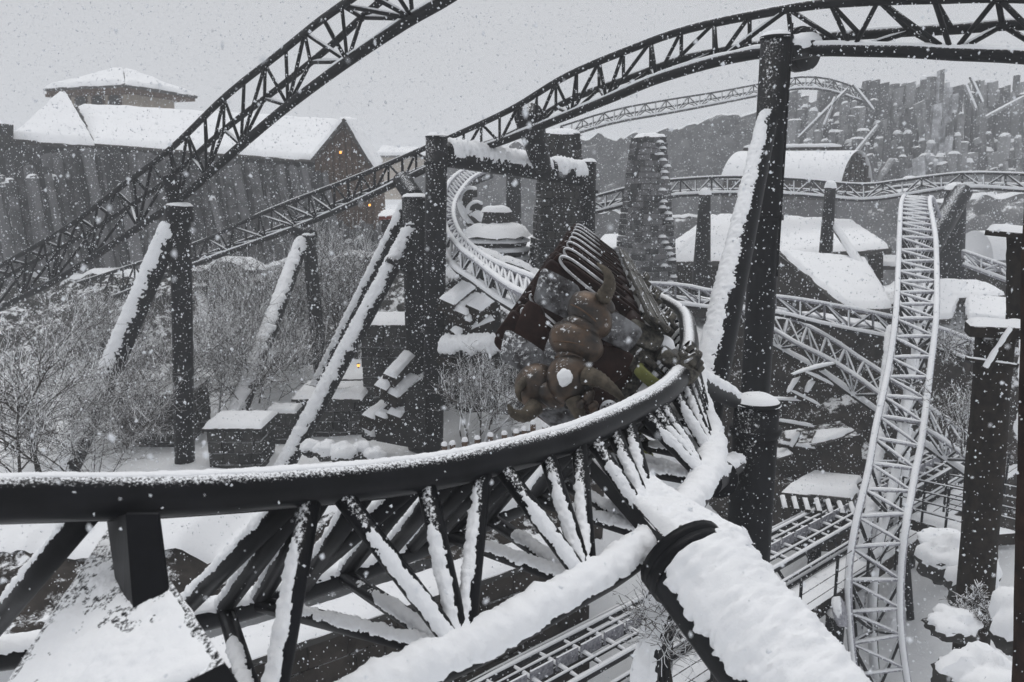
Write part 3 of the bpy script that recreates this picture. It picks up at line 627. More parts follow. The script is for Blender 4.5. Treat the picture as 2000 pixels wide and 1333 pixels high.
def ball(nm, c, r, mat, ax=AX, parent=TR, rough=0.06, groove=0.0):
    g = Geo(); n1, n2 = 16, 26; th = np.linspace(-math.pi / 2, math.pi / 2, n1); ph = np.linspace(-math.pi, math.pi, n2 + 1); T_, P_ = np.meshgrid(th, ph, indexing='ij')
    X = np.cos(T_) * np.cos(P_) * r[0]; Y = np.cos(T_) * np.sin(P_) * r[1]; Z = np.sin(T_) * r[2]
    v = np.asarray(c) + X[..., None] * ax[0] + Y[..., None] * ax[1] + Z[..., None] * ax[2]
    k = 1 + rough * (fbm(v * 14) + .5 * fbm(v * 40))[..., None] + groove * np.cos(P_ * 6)[..., None]
    g.grid(np.asarray(c) + (v - np.asarray(c)) * k); return link(nm, g, mat, parent)
D = 6.2
# beast: segmented neck, shoulders, skull, horns, jaw
npt = [(1116, 712, D - .16), (1122, 684, D - .12), (1128, 655, D - .07), (1142, 628, D - .02), (1162, 604, D + .02), (1180, 584, D + .03)]
for i, r in enumerate((.14, .20, .17, .19, .13)):
    a_, b_ = P(*npt[i]), P(*npt[i + 1]); n_ = nrm(b_ - a_); e_ = nrm(np.cross(n_, Fw)); f_ = np.cross(e_, n_)
    ball('neck_plate', (a_ + b_) / 2, (r * (1.0 + .12 * (i % 2)), r * .9, r * (.8 if i % 2 else .6)), 'bronze', ax=(nrm(e_ + n_ * .25 * (-1) ** i), f_, nrm(n_ - e_ * .25 * (-1) ** i)), rough=.05)
    q = np.linspace(0, 2 * math.pi, 40); pth = (a_ + b_) / 2 - n_ * r * .25 + np.outer(np.cos(q), e_ * r * .93) + np.outer(np.sin(q), f_ * r * .84)
    g = Geo(); g.tube(pth, .007, 8, caps=False); link('plate_rim', g, 'rust_rim', TR)
head = ball('beast_head', P(1113, 742, D - .25), (.185, .20, .16), 'bronze', ax=(CR, CU, np.cross(CR, CU)), rough=0.04)
ball('shoulder', P(1050, 755, D - .1), (.185, .185, .16), 'bronze', rough=0.03)
ball('shoulder', P(1078, 770, D - .2), (.10, .14, .12), 'bronze', rough=0.04)
ball('brow', P(1140, 738, D - .33), (.055, .10, .05), 'bronze', parent=head)
ball('eye', P(1146, 757, D - .40), (.022, .022, .022), 'dark_opening', parent=head)
ball('jaw', P(1120, 778, D - .32), (.10, .045, .07), 'dark_opening', parent=head)
ball('snow_lump', P(1103, 738, D - .405), (.055, .075, .03), 'snow_near', ax=(CR, CU, np.cross(CR, CU)), parent=head, rough=0.35)
def horn(pts, r0, nm='horn'):
    q = np.array([P(*p) for p in pts]); ts = np.linspace(0, len(q) - 1, 22); pth = spline(q, ts)
    r = r0 * np.linspace(1, 0.0, 22) ** 0.75 + 0.006; r = r * (1 + 0.05 * np.cos(ts * 22))
    g = Geo(); g.tube(pth, r, 12); return link(nm, g, 'horn', TR)
horn([(1146, 735, D - .35), (1170, 742, D - .42), (1198, 762, D - .45), (1226, 790, D - .42)], .075)
horn([(1120, 780, D - .35), (1130, 805, D - .4), (1145, 828, D - .4), (1166, 842, D - .4)], .065)
horn([(1045, 795, D - .25), (1025, 812, D - .35), (1003, 808, D - .42), (992, 790, D - .45)], .065)
horn([(1178, 582, D - .05), (1190, 558, D - .12), (1186, 534, D - .15), (1166, 514, D - .12)], .06)
horn([(1042, 735, D - .1), (1022, 748, D - .2), (1012, 766, D - .25), (1018, 786, D - .25)], .045)
for p_, r_ in (((1150, 775, D - .4), .045), ((1133, 790, D - .42), .035), ((1158, 795, D - .4), .04)):
    ball('snout_plate', P(*p_), (r_ * 1.3, r_, r_), 'bronze', parent=head, rough=0.25)
# perforated round grille
gc = P(1190, 800, 6.0); e = ball('grille', gc, (.075, .075, .05), 'chrome', ax=(CR, CU, np.cross(CR, CU)), rough=0)
for i in range(3):
    for j in range(max(1, i * 6)):
        a = 2 * math.pi * j / max(1, i * 6) + i; rr = 0.024 * i
        c = gc + CR * rr * math.cos(a) + CU * rr * math.sin(a) + np.cross(CR, CU) * 0.05 * math.sqrt(max(0, 1 - (rr / .078) ** 2))
        h = Geo(); h.tube([c - np.cross(CR, CU) * 0.004, c + np.cross(CR, CU) * 0.002], 0.0065, 8); link('hole', h, 'dark_opening', e)

# ------------------------------------------------------------------ launch track, walkway, railings
def lvl(px, py, z): return PZ(px, py, z)
la, lb = lvl(960, 1372, -0.4), lvl(1905, 862, -0.4)
ld = nrm(lb - la); ln = nrm(np.cross(ld, (0, 0, 1)))       # ln points to the camera side
if ln[1] > 0: ln = -ln
LT = thing('launch_track', 'straight low launch track with fins running up to the right beside a white walkway', 'track', la - (0, 0, 2.5))
LL = np.linalg.norm(lb - la)
for s in (-0.55, 0.55):
    g = Geo(); pth = straight(la + ln * s, lb + ln * s, 40); g.tube(pth, 0.07, 10); g.snow(pth, 0.07, 0.03, w=0.9, arc=5); link('rail', g, ['steel_far', 'snow_far'], LT)
    g = Geo(); pth = straight(la + ln * s * 1.1 - (0, 0, .55), lb + ln * s * 1.1 - (0, 0, .55), 40); g.tube(pth, 0.08, 10); g.snow(pth, 0.08, 0.04, w=1.0, arc=5); link('chord', g, ['steel_far', 'snow_far'], LT)
for s, dz, rr in ((-.28, .04, .035), (.28, .04, .035), (-.8, -.1, .03), (.8, -.2, .04)):
    g = Geo(); pth = straight(la + ln * s + (0, 0, dz), lb + ln * s + (0, 0, dz), 30); g.tube(pth, rr, 6); g.snow(pth, rr, 0.03, w=1.0, arc=5); link('cable_tube', g, ['steel_far', 'snow_far'], LT)
nst = int(LL / 0.62)
for i in range(nst):
    c = la + ld * (i + 0.5) * LL / nst
    g = Geo(); g.tube([c - ln * 0.55, c + ln * 0.55], 0.045, 8); g.snow(straight(c - ln * .55, c + ln * .55, 5), 0.045, 0.035, w=1.1, arc=5); link('crosstie', g, ['steel_far', 'snow_far'], LT)
    if i % 2 == 0:
        for s in (-0.58, 0.58):
            g = Geo(); g.tube([c + ln * s, c + ln * s + ld * 0.5 - (0, 0, .55)], 0.04, 6); link('strut', g, 'steel_far', LT)
    g = Geo(); g.box(c + ld * 0.2 + (0, 0, 0.06), (ld, ln, (0, 0, 1)), (0.27, 0.02, 0.13)); link('brake_fin', g, 'steel_frost', LT, False)
for i in range(7):
    c = la + ld * LL * (i + 0.5) / 7
    cyl_part(LT, 'pier', np.array((c[0], c[1], -3.6)), c - (0, 0, .5), 0.16, 'steel_post', 12)
wa, wb = la + ln * 1.22 - (0, 0, .45), lb + ln * 1.22 - (0, 0, .45)
WK = thing('walkway', 'long snow-covered maintenance walkway with wire railing along the launch track', 'walkway', wa - (0, 0, 2.5))
np_ = 12
for i in range(np_):
    a, b = wa + (wb - wa) * i / np_, wa + (wb - wa) * (i + 1) / np_
    beam_slab(WK, 'deck_panel', a + ld * 0.01, b - ld * 0.01, 0.8, 0.8, 0.35, 0.07, mat='timber', sn='snow_near', up=(0, 0, 1), nu=24, nv=10, rough=0.25)
for i in range(14):
    c = wa + (wb - wa) * (i + 0.5) / 14 + ln * 0.48
    g = Geo(); g.tube([c - (0, 0, .35), c + (0, 0, 0.95)], 0.035, 8); link('railing_post', g, 'steel_post', WK)
    if i % 2 == 0:
        cyl_part(WK, 'pier', np.array((c[0], c[1], -3.7)), c - ln * .4 - (0, 0, .35), 0.10, 'steel_post', 10)
for h in (0.3, 0.6, 0.92):
    g = Geo(); g.tube([wa + ln * .48 + (0, 0, h), wb + ln * .48 + (0, 0, h)], 0.009, 6); link('railing_wire', g, 'steel_post', WK)
# footbridge to the right, with tubular railing
fa, fb_ = P(1800, 1005, 19.2), P(1945, 1045, 16.8)
FB = thing('footbridge', 'snowy footbridge with four-bar metal railing at the right', 'bridge', fa - (0, 0, 2.5))
beam_slab(FB, 'deck', fa, fb_, 1.3, 1.3, 0.25, 0.07, mat='timber', sn='snow_near', up=(0, 0, 1), nu=30, nv=12, rough=0.2)
fd = nrm(fb_ - fa); fn = nrm(np.cross(fd, (0, 0, 1)))
for s in (-0.62, 0.62):
    for i in range(4):
        c = fa + (fb_ - fa) * i / 3 + fn * s; g = Geo(); g.tube([c, c + (0, 0, 1.05)], 0.03, 8); link('railing_post', g, 'steel_post', FB)
    for h in (0.28, 0.53, 0.78, 1.04):
        pth = straight(fa + fn * s + (0, 0, h), fb_ + fn * s + (0, 0, h), 10); g = Geo(); g.tube(pth, 0.02, 8); g.snow(pth, 0.02, 0.02, w=1.0, arc=4); link('railing_bar', g, ['steel_far', 'snow_near'], FB)
# supporting frame under the plunging track
for k_, (x0, y0, d0, x1, y1, d1) in enumerate([(1742, 640, 23.4, 1688, 1130, 17.8), (1780, 700, 22.6, 1735, 1330, 18.5), (1695, 1010, 18.4, 1672, 1240, 17.6)]):
    T = thing('support_tube', ['pale slanting tube behind the upper rungs of the plunging track', 'long pale tube standing behind the plunging track', 'short pale tube behind the lower rungs of the plunging track'][k_], 'support', P(x1, y1, d1))
    brace(T, P(x0, y0, d0), P(x1, y1, d1), 0.14, 0.05, 1.3, nm='tube', mat='steel_frost')
T = post('support_post', 'dark post with flange at its head left of the plunging track bottom', P(1632, 1205, 16.2), 0.2, zb=-3.6)
flange(T, P(1640, 1195, 16.0), (0.8, -0.5, 0.4), 0.32, 0.06, 'steel_frost')
T = post('support_post', 'frost-coated post standing in the launch track below the big leg', P(1290, 1165, 9.2), 0.18, zb=-3.6, cap=False)
brace(T, P(1290, 1165, 9.2) + (0.02, 0, 0), P(1255, 1345, 8.8), 0.165, 0.03, 1.2, nm='frost_crust')

# ------------------------------------------------------------------ stone retaining wall with snowy top
w0, w1 = lvl(300, 1318, 1.0), lvl(1130, 1042, 1.0)
WL = thing('stone_wall', 'dark stone wall with snow along its top below the near track', 'wall', w0 - (0, 0, 4))
beam_slab(WL, 'coping', w0, w1, 0.95, 0.95, 0.12, 0.08, mat='rock', sn='snow_near', up=(0, 0, 1), nu=120, nv=14, rough=0.4)
wd = nrm(w1 - w0); wn_ = nrm(np.cross(wd, (0, 0, 1))); wn_ = -wn_ if wn_[1] > 0 else wn_
Lw = np.linalg.norm(w1 - w0)
for r in range(9):
    x = -random.random() * 0.5
    while x < Lw:
        l = random.uniform(0.5, 0.95); x0 = max(x, 0); x1 = min(x + l, Lw)
        if x1 - x0 > 0.1:
            c = w0 + wd * (x0 + x1) / 2 + wn_ * (0.3 + random.uniform(-.03, .03)) - (0, 0, 0.14 + 0.42 * (r + 0.5))
            g = Geo(); g.box(c, (wd, wn_, (0, 0, 1)), ((x1 - x0) / 2 - 0.012, 0.12, 0.198)); link('stone', g, 'rock_brown', WL, False)
        x += l
g = Geo(); g.box((w0 + w1) / 2 - (0, 0, 2.1), (wd, wn_, (0, 0, 1)), (Lw / 2 - .02, 0.24, 1.9)); link('core', g, 'rock', WL, False)

#R, huts
def rock(name, label, c, r, mat='rock', group=None, snow=0.5, seed=None, cat='rock', squash=1.0):
    c = np.asarray(c, float); n1, n2 = 22, 34; th = np.linspace(-math.pi / 2, math.pi / 2, n1); ph = np.linspace(-math.pi, math.pi, n2 + 1); ph[-1] = ph[0] + 2 * math.pi
    T_, P_ = np.meshgrid(th, ph, indexing='ij'); d = np.stack([np.cos(T_) * np.cos(P_), np.cos(T_) * np.sin(P_), np.sin(T_)], -1)
    sd = random.random() * 50 if seed is None else seed
    k = 1 + 0.55 * fbm(d * 1.7 + sd, 4) + 0.12 * np.round(fbm(d * 3 + sd) * 3) / 3
    v = c + d * k[..., None] * np.asarray(r)
    T = thing(name, label, cat, (c[0], c[1], c[2] - r[2]), group)
    g = Geo(); g.grid(v); link('stone_mass', g, mat, T)
    if snow:
        i0 = int(np.argmax(th > -0.15)); vv = v[i0:]; dd = d[i0:]
        fl = 1.15 * np.sin(th[i0:])[:, None] - .12 + .55 * fbm(vv * 3 / max(r) * .5 + sd, 3) + .3 * fbm(vv * 9 + sd, 2)
        hgt = np.where(fl > 0, snow * np.sqrt(np.abs(fl)), -.03)
        s = Geo(); s.grid(vv + np.stack([0 * hgt, 0 * hgt, np.maximum(hgt, 0)], -1) + dd * np.where(fl > 0, .25 * snow * np.sqrt(np.abs(fl)), -.03)[..., None]); link('snow_cap', s, 'snow_near', T)
    return T
def rockface(name, label, quad, nu, nv, amp, mat, cat='cliff', freq=0.5, step=0.0):
    a, b, c, d = [np.asarray(x, float) for x in quad]
    Ug = np.linspace(0, 1, nu)[:, None, None]; Vg = np.linspace(0, 1, nv)[None, :, None]
    pos = (a * (1 - Ug) + b * Ug) * (1 - Vg) + (d * (1 - Ug) + c * Ug) * Vg
    n = nrm(np.cross(b - a, d - a)); n = -n if n[1] > 0 else n
    dsp = fbm(pos * freq, 4) * amp + np.round(fbm(pos * freq * 1.8 + 9, 2) * 4) / 4 * amp * 0.6
    pos = pos + n * dsp[..., None] + np.array((0, 0, 1.0)) * (fbm(pos * freq + 5, 3) * amp * 0.4)[..., None]
    T = thing(name, label, cat, tuple((pos[:, 0].mean(0))))
    g = Geo(); g.grid(pos); k = nu
    back = pos[:, -1] + np.array((0, 3.0, -0.3)); g.grid(np.stack([pos[:, -1], back], 1))
    link('rock_mass', g, mat, T)
    sv = np.stack([pos[:, -1] + (0, -0.12, 0.0), pos[:, -1] + (0, 0.1, 0.22), back + (0, 0, .3)], 1); s = Geo(); s.grid(sv); link('snow_cap', s, 'snow_far', T)
    return T
rockface('rock_cliff', 'dark brown rock face below the slanting ladder track', [P(1385, 1075, 25), P(1990, 1060, 24), P(1990, 690, 27), P(1385, 600, 29)], 70, 44, 0.7, 'rock_brown', freq=0.55)
rockface('rock_cliff', 'dark rock bank under the curling track behind the train', [P(860, 800, 24), P(1120, 800, 24), P(1120, 545, 27), P(860, 480, 29)], 36, 30, 0.7, 'rock', freq=0.6)
rockface('rock_cliff', 'dark rock bank seen through the struts of the near track', [P(520, 1150, 13.2), P(1180, 1040, 16.6), P(1180, 925, 18), P(560, 1015, 15)], 50, 16, 0.35, 'rock_brown', freq=0.9)
rockface('rock_cliff', 'dark earth bank with snow at the lower left behind the saddle', [P(-250, 1300, 11.2), P(560, 1175, 13.2), P(540, 1085, 14.4), P(-250, 1085, 13.4)], 60, 24, 0.3, 'rock_brown', freq=1.1)
rockface('earth_bank', 'dark shrub-covered earth slope below the basalt cliff', [P(-160, 830, 31.5), P(860, 800, 32.5), P(860, 500, 40), P(-160, 560, 40.5)], 80, 40, 0.5, 'earth', cat='slope', freq=.7)
def plinth(label, px, pt, pb, d, w, dep=None):
    top = P(px, pt, d); zb = P(px, pb, d)[2] - 0.4; c = np.array((top[0], top[1] + (dep or w) / 2, 0)); dep = dep or w
    T = thing('stone_plinth', label, 'plinth', (c[0], c[1], zb)); nh = max(2, int((top[2] - zb) / 0.33))
    for r in range(nh):
        z0 = zb + (top[2] - zb) * r / nh; z1 = zb + (top[2] - zb) * (r + 1) / nh
        for fy in range(2):
            x = -w / 2
            while x < w / 2 - 0.05:
                l = min(random.uniform(0.3, 0.6), w / 2 - x); 
                cc = (c[0] + x + l / 2 + random.uniform(-.02, .02), c[1] + (fy - 0.5) * dep / 2 + random.uniform(-.03, .03), (z0 + z1) / 2)
                g = Geo(); g.box(cc, ((1, 0.06 * random.uniform(-1, 1), 0), (0, 1, 0), (0, 0, 1)), (l / 2 - .012, dep / 4 - .012, (z1 - z0) / 2 - .012)); link('stone', g, 'rock', T, False); x += l
    beam_slab(T, 'cap_slab', (c[0] - w / 2 - .1, c[1], top[2] + .1), (c[0] + w / 2 + .1, c[1], top[2] + .1), dep + .2, dep + .2, .1, .15, mat='rock', sn='snow_near', up=(0, 0, 1), nu=30, nv=20, rough=0.35)
plinth('square stone plinth with snow top at the foot of a snowy brace', 455, 842, 905, 22.5, 1.55)
plinth('low snowy stone block half hidden by bare twigs left of the tall post', 292, 775, 865, 25, 2.2)
plinth('small dark stone block with snowy lid beside the huts', 550, 812, 858, 25, 0.75)
plinth('wide dark stone hut base with snowy slab roof under the snowy brace', 640, 784, 862, 26, 2.2)
plinth('stone wall stub with snowy top in front of the shadowed hut', 700, 745, 860, 29, 3.2)
plinth('dark stone store with white flat roof left of the twin posts', 772, 640, 830, 27, 2.4)
# shaggy plank roofs with snow beside the twin posts
def plank_roof(name, label, rows, d, mat='timber'):
    T = thing(name, label, 'roof', P(rows[0][0], rows[-1][1] + 60, d))
    for (x0, y0, x1, y1, w) in rows:
        a, b = P(x0, y0, d - 0.5), P(x1, y1, d + 0.6); beam_slab(T, 'plank', a, b, w, w, .4, .13, mat=mat, sn='snow_near', up=(0.2, -0.5, 1), nu=16, nv=9, rough=0.5)
    return T
R1 = plank_roof('plank_roof', 'rough dark plank shelter with thick snow strips left of the twin posts',
    [(742, 758, 792, 702, .42), (765, 772, 812, 735, .42), (718, 815, 752, 790, .4), (742, 815, 775, 780, .4), (768, 812, 800, 770, .45), (760, 735, 800, 690, .4)], 23)
g = Geo(); g.prism([P(735, 862, 22.6), P(830, 880, 22.6), P(830, 735, 23), P(768, 780, 22.8), P(728, 820, 22.6)], (0, 1.2, 0)); link('wall', g, 'rock', R1, False)
R2 = plank_roof('plank_roof', 'stepped snow slabs on dark logs behind the portal post',
    [(872, 590, 915, 556, .5), (895, 610, 935, 578, .5), (925, 602, 962, 575, .5), (905, 625, 935, 600, .4), (870, 690, 900, 660, .4), (885, 650, 960, 620, .3)], 22.5)
g = Geo(); g.prism([P(865, 760, 22.9), P(985, 760, 22.9), P(975, 590, 23.4), P(865, 570, 23.4)], (0, 1, 0)); link('wall', g, 'rock', R2, False)
for k_, (px, py, d, r) in enumerate([(640, 885, 21.5, .35), (672, 892, 21, .4), (705, 886, 21.3, .3), (735, 896, 20.8, .28), (606, 880, 21.8, .28), (730, 848, 24, .35)]):
    rock('boulder', ['small snowy boulder near the foot of the lower brace', 'largest dark boulder in the snow beneath the lower brace', 'snow-topped boulder in the white clearing before the twin posts', 'rightmost small boulder by the foot of the twin posts', 'leftmost little boulder right beside the brace foot', 'boulder with pointed snow cap below the plank shelter'][k_], P(px, py, d), (r, r, r * .6), snow=0.13, group='boulders in the snow clearing')
# picket fence
FE = thing('picket_fence', 'low fence of reddish brown snow-tipped posts behind the near rail', 'fence', P(985, 880, 18.5))
for i, (x, y) in enumerate([(868, 868), (884, 866), (908, 860), (932, 856), (958, 850), (985, 846), (1008, 843), (1024, 838), (1041, 826), (1064, 832), (1080, 830)]):
    top = P(x, y, 18.5); h = 0.75; g = Geo(); g.box(top - (0, 0, h / 2), ((1, 0, 0), (0, 1, 0), (0, 0, 1)), (0.065, 0.05, h / 2)); o = link('picket', g, 'timber_brown', FE, False)
    s = Geo(); disc_snow(s, top, 0.085, 0.07, n=10); link('snow_cap', s, 'snow_near', o)
pth = straight(P(860, 892, 18.6), P(1100, 850, 18.6), 20); g = Geo(); g.tube(pth, 0.05, 8); g.snow(pth, 0.05, 0.05, arc=5); link('fence_rail', g, ['timber', 'snow_near'], FE)
# layered mound with snow ledges
LM = thing('stacked_stone_cone', 'conical stacked-stone mound with many snowy ledges behind the curling track', 'rock', P(970, 560, 31))
zt = P(970, 455, 31)[2]; zb = P(970, 585, 31)[2]; nL = 9
for i in range(nL):
    q = i / (nL - 1); z = zb + (zt - zb) * q; r = 1.6 - 0.5 * q; c = np.array((P(970, 500, 31)[0], 31, z)); h = (zt - zb) / nL * 0.55
    n = 26; ang = np.linspace(0, 2 * math.pi, n + 1); rr = r * (1 + 0.12 * vnoise(np.stack([np.cos(ang) * 4 + i * 5, np.sin(ang) * 4, ang * 0], -1)))
    ring = lambda z_, k: np.stack([c[0] + rr * k * np.cos(ang), c[1] + rr * k * np.sin(ang), np.full(n + 1, z_)], -1)
    g = Geo(); g.grid(np.stack([ring(z - h * 1.6, 0.9), ring(z - h * .4, 0.95), ring(z, 1.0), ring(z, 0.1)], 0)); o = link('stone_layer', g, 'rock', LM)
    s = Geo(); s.grid(np.stack([ring(z - 0.03, 1.03), ring(z + .05, 1.06), ring(z + .12, 0.93), ring(z + .14, .6)], 0)); link('snow_ledge', s, 'snow_far', o)
g = Geo(); disc_snow(g, (P(970, 500, 31)[0], 31, zt), 1.4, 0.4, n=24, lumps=.25); link('snow_cap', g, 'snow_far', LM)
tp = P(970, 445, 31); g = Geo(); g.tube(straight(tp - (0, 0, .3), tp + (0, 0, .65), 3), [.6, .62, .5], 9); link('chimney', g, 'rock', LM, False); s = Geo(); disc_snow(s, tp + (0, 0, .65), .62, .2, n=14, lumps=.3); link('snow_cap', s, 'snow_far', LM)
# big curled horns behind the mound
for k_, (pts, r) in enumerate([([(945, 445, 33), (925, 430, 33), (908, 400, 33), (915, 378, 33), (932, 376, 33)], .42), ([(950, 440, 32.5), (936, 428, 32.5), (922, 412, 32.5), (930, 402, 32.5), (942, 404, 32.5)], .32)]):
    q = np.array([P(*p) for p in pts]); pth = spline(q, np.linspace(0, len(q) - 1, 24)); rr = np.linspace(r, r * 0.45, 24)
    g = Geo(); g.tube(pth, rr, 12); g.snow(pth, rr, 0.05, w=.8, arc=9, S=(-0.6, -0.2, 0.8)); tag(link('curled_ornament', g, ['rock', 'snow_far']), ['larger curled snowy stone ornament behind the layered mound', 'smaller curled snowy ornament just right of the larger one'][k_], 'ornament')

# ------------------------------------------------------------------ buildings
def quad_roof(T, nm, q, th, sh, mat='tile_dark', sn='snow_far', nu=44, nv=22, rough=0.5, ribs=0):
    """roof plane over four corners (eave left, eave right, ridge right, ridge left) with snow on it"""
    a, b, c, d = [np.asarray(x, float) for x in q]
    n = nrm(np.cross(b - a, d - a)); n = -n if n[2] < 0 else n
    g = Geo(); g.prism([a, b, c, d], -n * th); o = link(nm, g, mat, T, False)
    Ug = np.linspace(0, 1, nu)[:, None, None]; Vg = np.linspace(0, 1, nv)[None, :, None]
    pos = (a * (1 - Ug) + b * Ug) * (1 - Vg) + (d * (1 - Ug) + c * Ug) * Vg
    eg = np.clip(np.minimum(np.minimum(Ug, 1 - Ug) * 30, np.minimum(Vg, 1 - Vg) * 20), 0, 1)[..., 0] ** 0.5
    h = sh * eg * (1 + rough * fbm(pos * 1.3, 3)) - 0.02 * (1 - eg)
    if ribs: h = h + 0.04 * np.abs(np.sin(Vg[..., 0] * math.pi * ribs)) * eg
    cen = pos.mean((0, 1)); jit = fbm(pos * 1.1 + 3, 3)[..., None] * .22 * (1 - eg[..., None]); pos = pos + nrm(pos - cen) * jit
    h = h + .12 * sh * eg * fbm(pos * .5, 2) * 1.5
    s = Geo(); s.grid(pos + n * h[..., None]); link('snow_cover', s, sn, o)
    return o
# left hall above the basalt wall
LH = thing('hall_building', 'long hall with broad snow-covered roof above the basalt wall on the left', 'building', P(330, 470, 48))
quad_roof(LH, 'roof', [P(185, 281, 45), P(628, 315, 51), P(668, 236, 58), P(150, 205, 52)], .25, .22, ribs=0)
quad_roof(LH, 'roof', [P(18, 272, 44), P(188, 284, 45), P(128, 184, 50.6), P(122, 182, 50.5)], .25, .22, ribs=9)
g = Geo(); g.prism([P(10, 430, 46), P(640, 470, 52), P(640, 318, 52), P(190, 285, 46), P(10, 276, 46)], (0, 5, 0)); link('wall', g, 'basalt', LH, False)
pth = straight(P(185, 284, 44.9), P(628, 319, 50.9), 20); g = Geo(); g.tube(pth, .09, 8); link('gutter', g, 'tile_dark', LH)
# gabled house end
GH = thing('gabled_house', 'brown wooden gable with steep snow-edged roof left of the sky gap', 'house', P(668, 430, 49))
g = Geo(); g.prism([P(612, 450, 49), P(735, 450, 49), P(728, 328, 49), P(672, 236, 49), P(616, 300, 49)], (0, 4, 0)); link('wall', g, 'timber_brown', GH, False)
for i in range(9):
    x = 622 + i * 12.5; yt = 298 - (x - 616) * 1.12 if x < 672 else 238 + (x - 672) * 1.58
    a = P(x, 448, 48.93); b = P(x, yt + 6, 48.93); g = Geo(); g.box((a + b) / 2, ((1, 0, 0), (0, 1, 0), (0, 0, 1)), (0.13, 0.05, np.linalg.norm(b - a) / 2)); link('plank', g, 'timber_brown', GH, False)
quad_roof(GH, 'roof', [P(606, 312, 48.4), P(672, 232, 48.4), P(690, 232, 55), P(640, 300, 55)], .18, .25)
quad_roof(GH, 'roof', [P(735, 335, 48.4), P(672, 231, 48.4), P(690, 232, 55), P(745, 320, 55)], .18, .2)
# tower
tc = P(205, 205, 60); tz = lambda py: P(205, py, 57)[2]
TW = thing('tower', 'pale square tower with arched windows and wide snowy hipped roof', 'tower', (tc[0], tc[1], tz(300)))
rt = math.radians(-18); ex = np.array((math.cos(rt), math.sin(rt), 0)); ey = np.array((-math.sin(rt), math.cos(rt), 0)); ez = np.array((0, 0, 1.0)); tcx = np.array((tc[0], tc[1] + 3, 0))
hw = 2.5
g = Geo(); g.box(tcx + ez * (tz(300) + tz(156)) / 2, (ex, ey, ez), (hw, hw, (tz(156) - tz(300)) / 2)); link('wall', g, 'plaster', TW, False)
for i in (-1, 0, 1):
    for side in (0, 1):
        dx, dn = (ex, -ey) if side == 0 else (ey, -ex)
        c = tcx + dx * i * 1.55 + dn * (hw + 0.02) + ez * tz(196)
        g = Geo(); arch = [c + dx * .62 * math.cos(a) + ez * (0.35 + .62 * math.sin(a)) for a in np.linspace(0, math.pi, 12)] + [c - dx * .62 - ez * 1.2, c + dx * .62 - ez * 1.2]
        g.prism(arch, dn * 0.06); w = link('window', g, 'timber_brown', TW, False)
        g = Geo(); arch = [c + dn * .07 + dx * .46 * math.cos(a) + ez * (0.32 + .48 * math.sin(a)) for a in np.linspace(0, math.pi, 12)] + [c + dn * .07 - dx * .46 - ez * 1.2, c + dn * .07 + dx * .46 - ez * 1.2]
        g.prism(arch, dn * 0.03); link('pane', g, 'dark_opening', w, False)
ov = 3.75; ze = tz(160); zr = tz(112)
co = [tcx + ex * sx * ov + ey * sy * ov + ez * ze for sx, sy in ((-1, -1), (1, -1), (1, 1), (-1, 1))]; ap = [tcx - ex * .2 + ez * zr, tcx + ex * .2 + ez * zr]
for i in range(4):
    a, b = co[i], co[(i + 1) % 4]; r0, r1 = (ap[0], ap[1]) if i == 0 else (ap[1], ap[1] + ey * .01) if i == 1 else (ap[1], ap[0]) if i == 2 else (ap[0], ap[0] - ey * .01)
    quad_roof(TW, 'roof', [a, b, r1, r0], .2, .25, nu=20, nv=14)
g = Geo(); g.box(tcx + ez * (ze - .3), (ex, ey, ez), (ov - .15, ov - .15, .12)); link('eaves', g, 'timber_brown', TW, False)
for i in range(20):
    for dx, dn in ((ex, -ey), (ey, -ex)):
        c = tcx + dx * (-ov + .3 + i * (2 * ov - .6) / 19) + dn * (ov - .35) + ez * (ze - .5); g = Geo(); g.box(c, (dx, dn, ez), (.1, .4, .09)); link('rafter', g, 'timber_brown', TW, False)
# dark house corner at left edge
g = Geo(); g.prism([P(-60, 330, 43), P(8, 330, 43), P(8, 242, 43), P(-60, 242, 43)], (0, .8, 0)); CH = thing('chimney_stack', 'dark stone block with snow at the left edge below the tower', 'chimney', P(-20, 330, 43)); link('wall', g, 'rock', CH, False)
s = Geo(); disc_snow(s, P(-28, 242, 43.4), .9, .3, n=14); link('snow_cap', s, 'snow_far', CH)
# far pale houses in the sky gap
for k_, (x0, x1, yt, yb, d) in enumerate([(735, 830, 292, 330, 120), (1090, 1140, 262, 330, 130)]):
    T = thing('far_house', ['faint snowy far house in the gap right of the gable', 'faint far house behind the long track'][k_], 'house', P((x0 + x1) / 2, yb + 40, d))
    g = Geo(); g.prism([P(x0, yb + 60, d), P(x1, yb + 60, d), P(x1, yt + 12, d), P(x0, yt + 12, d)], (0, 8, 0)); link('wall', g, 'plaster', T, False)
    quad_roof(T, 'roof', [P(x0 - 5, yt + 12, d - 1), P(x1 + 5, yt + 12, d - 1), P(x1 - 10, yt, d + 4), P(x0 + 10, yt - 2, d + 4)], .3, .4)
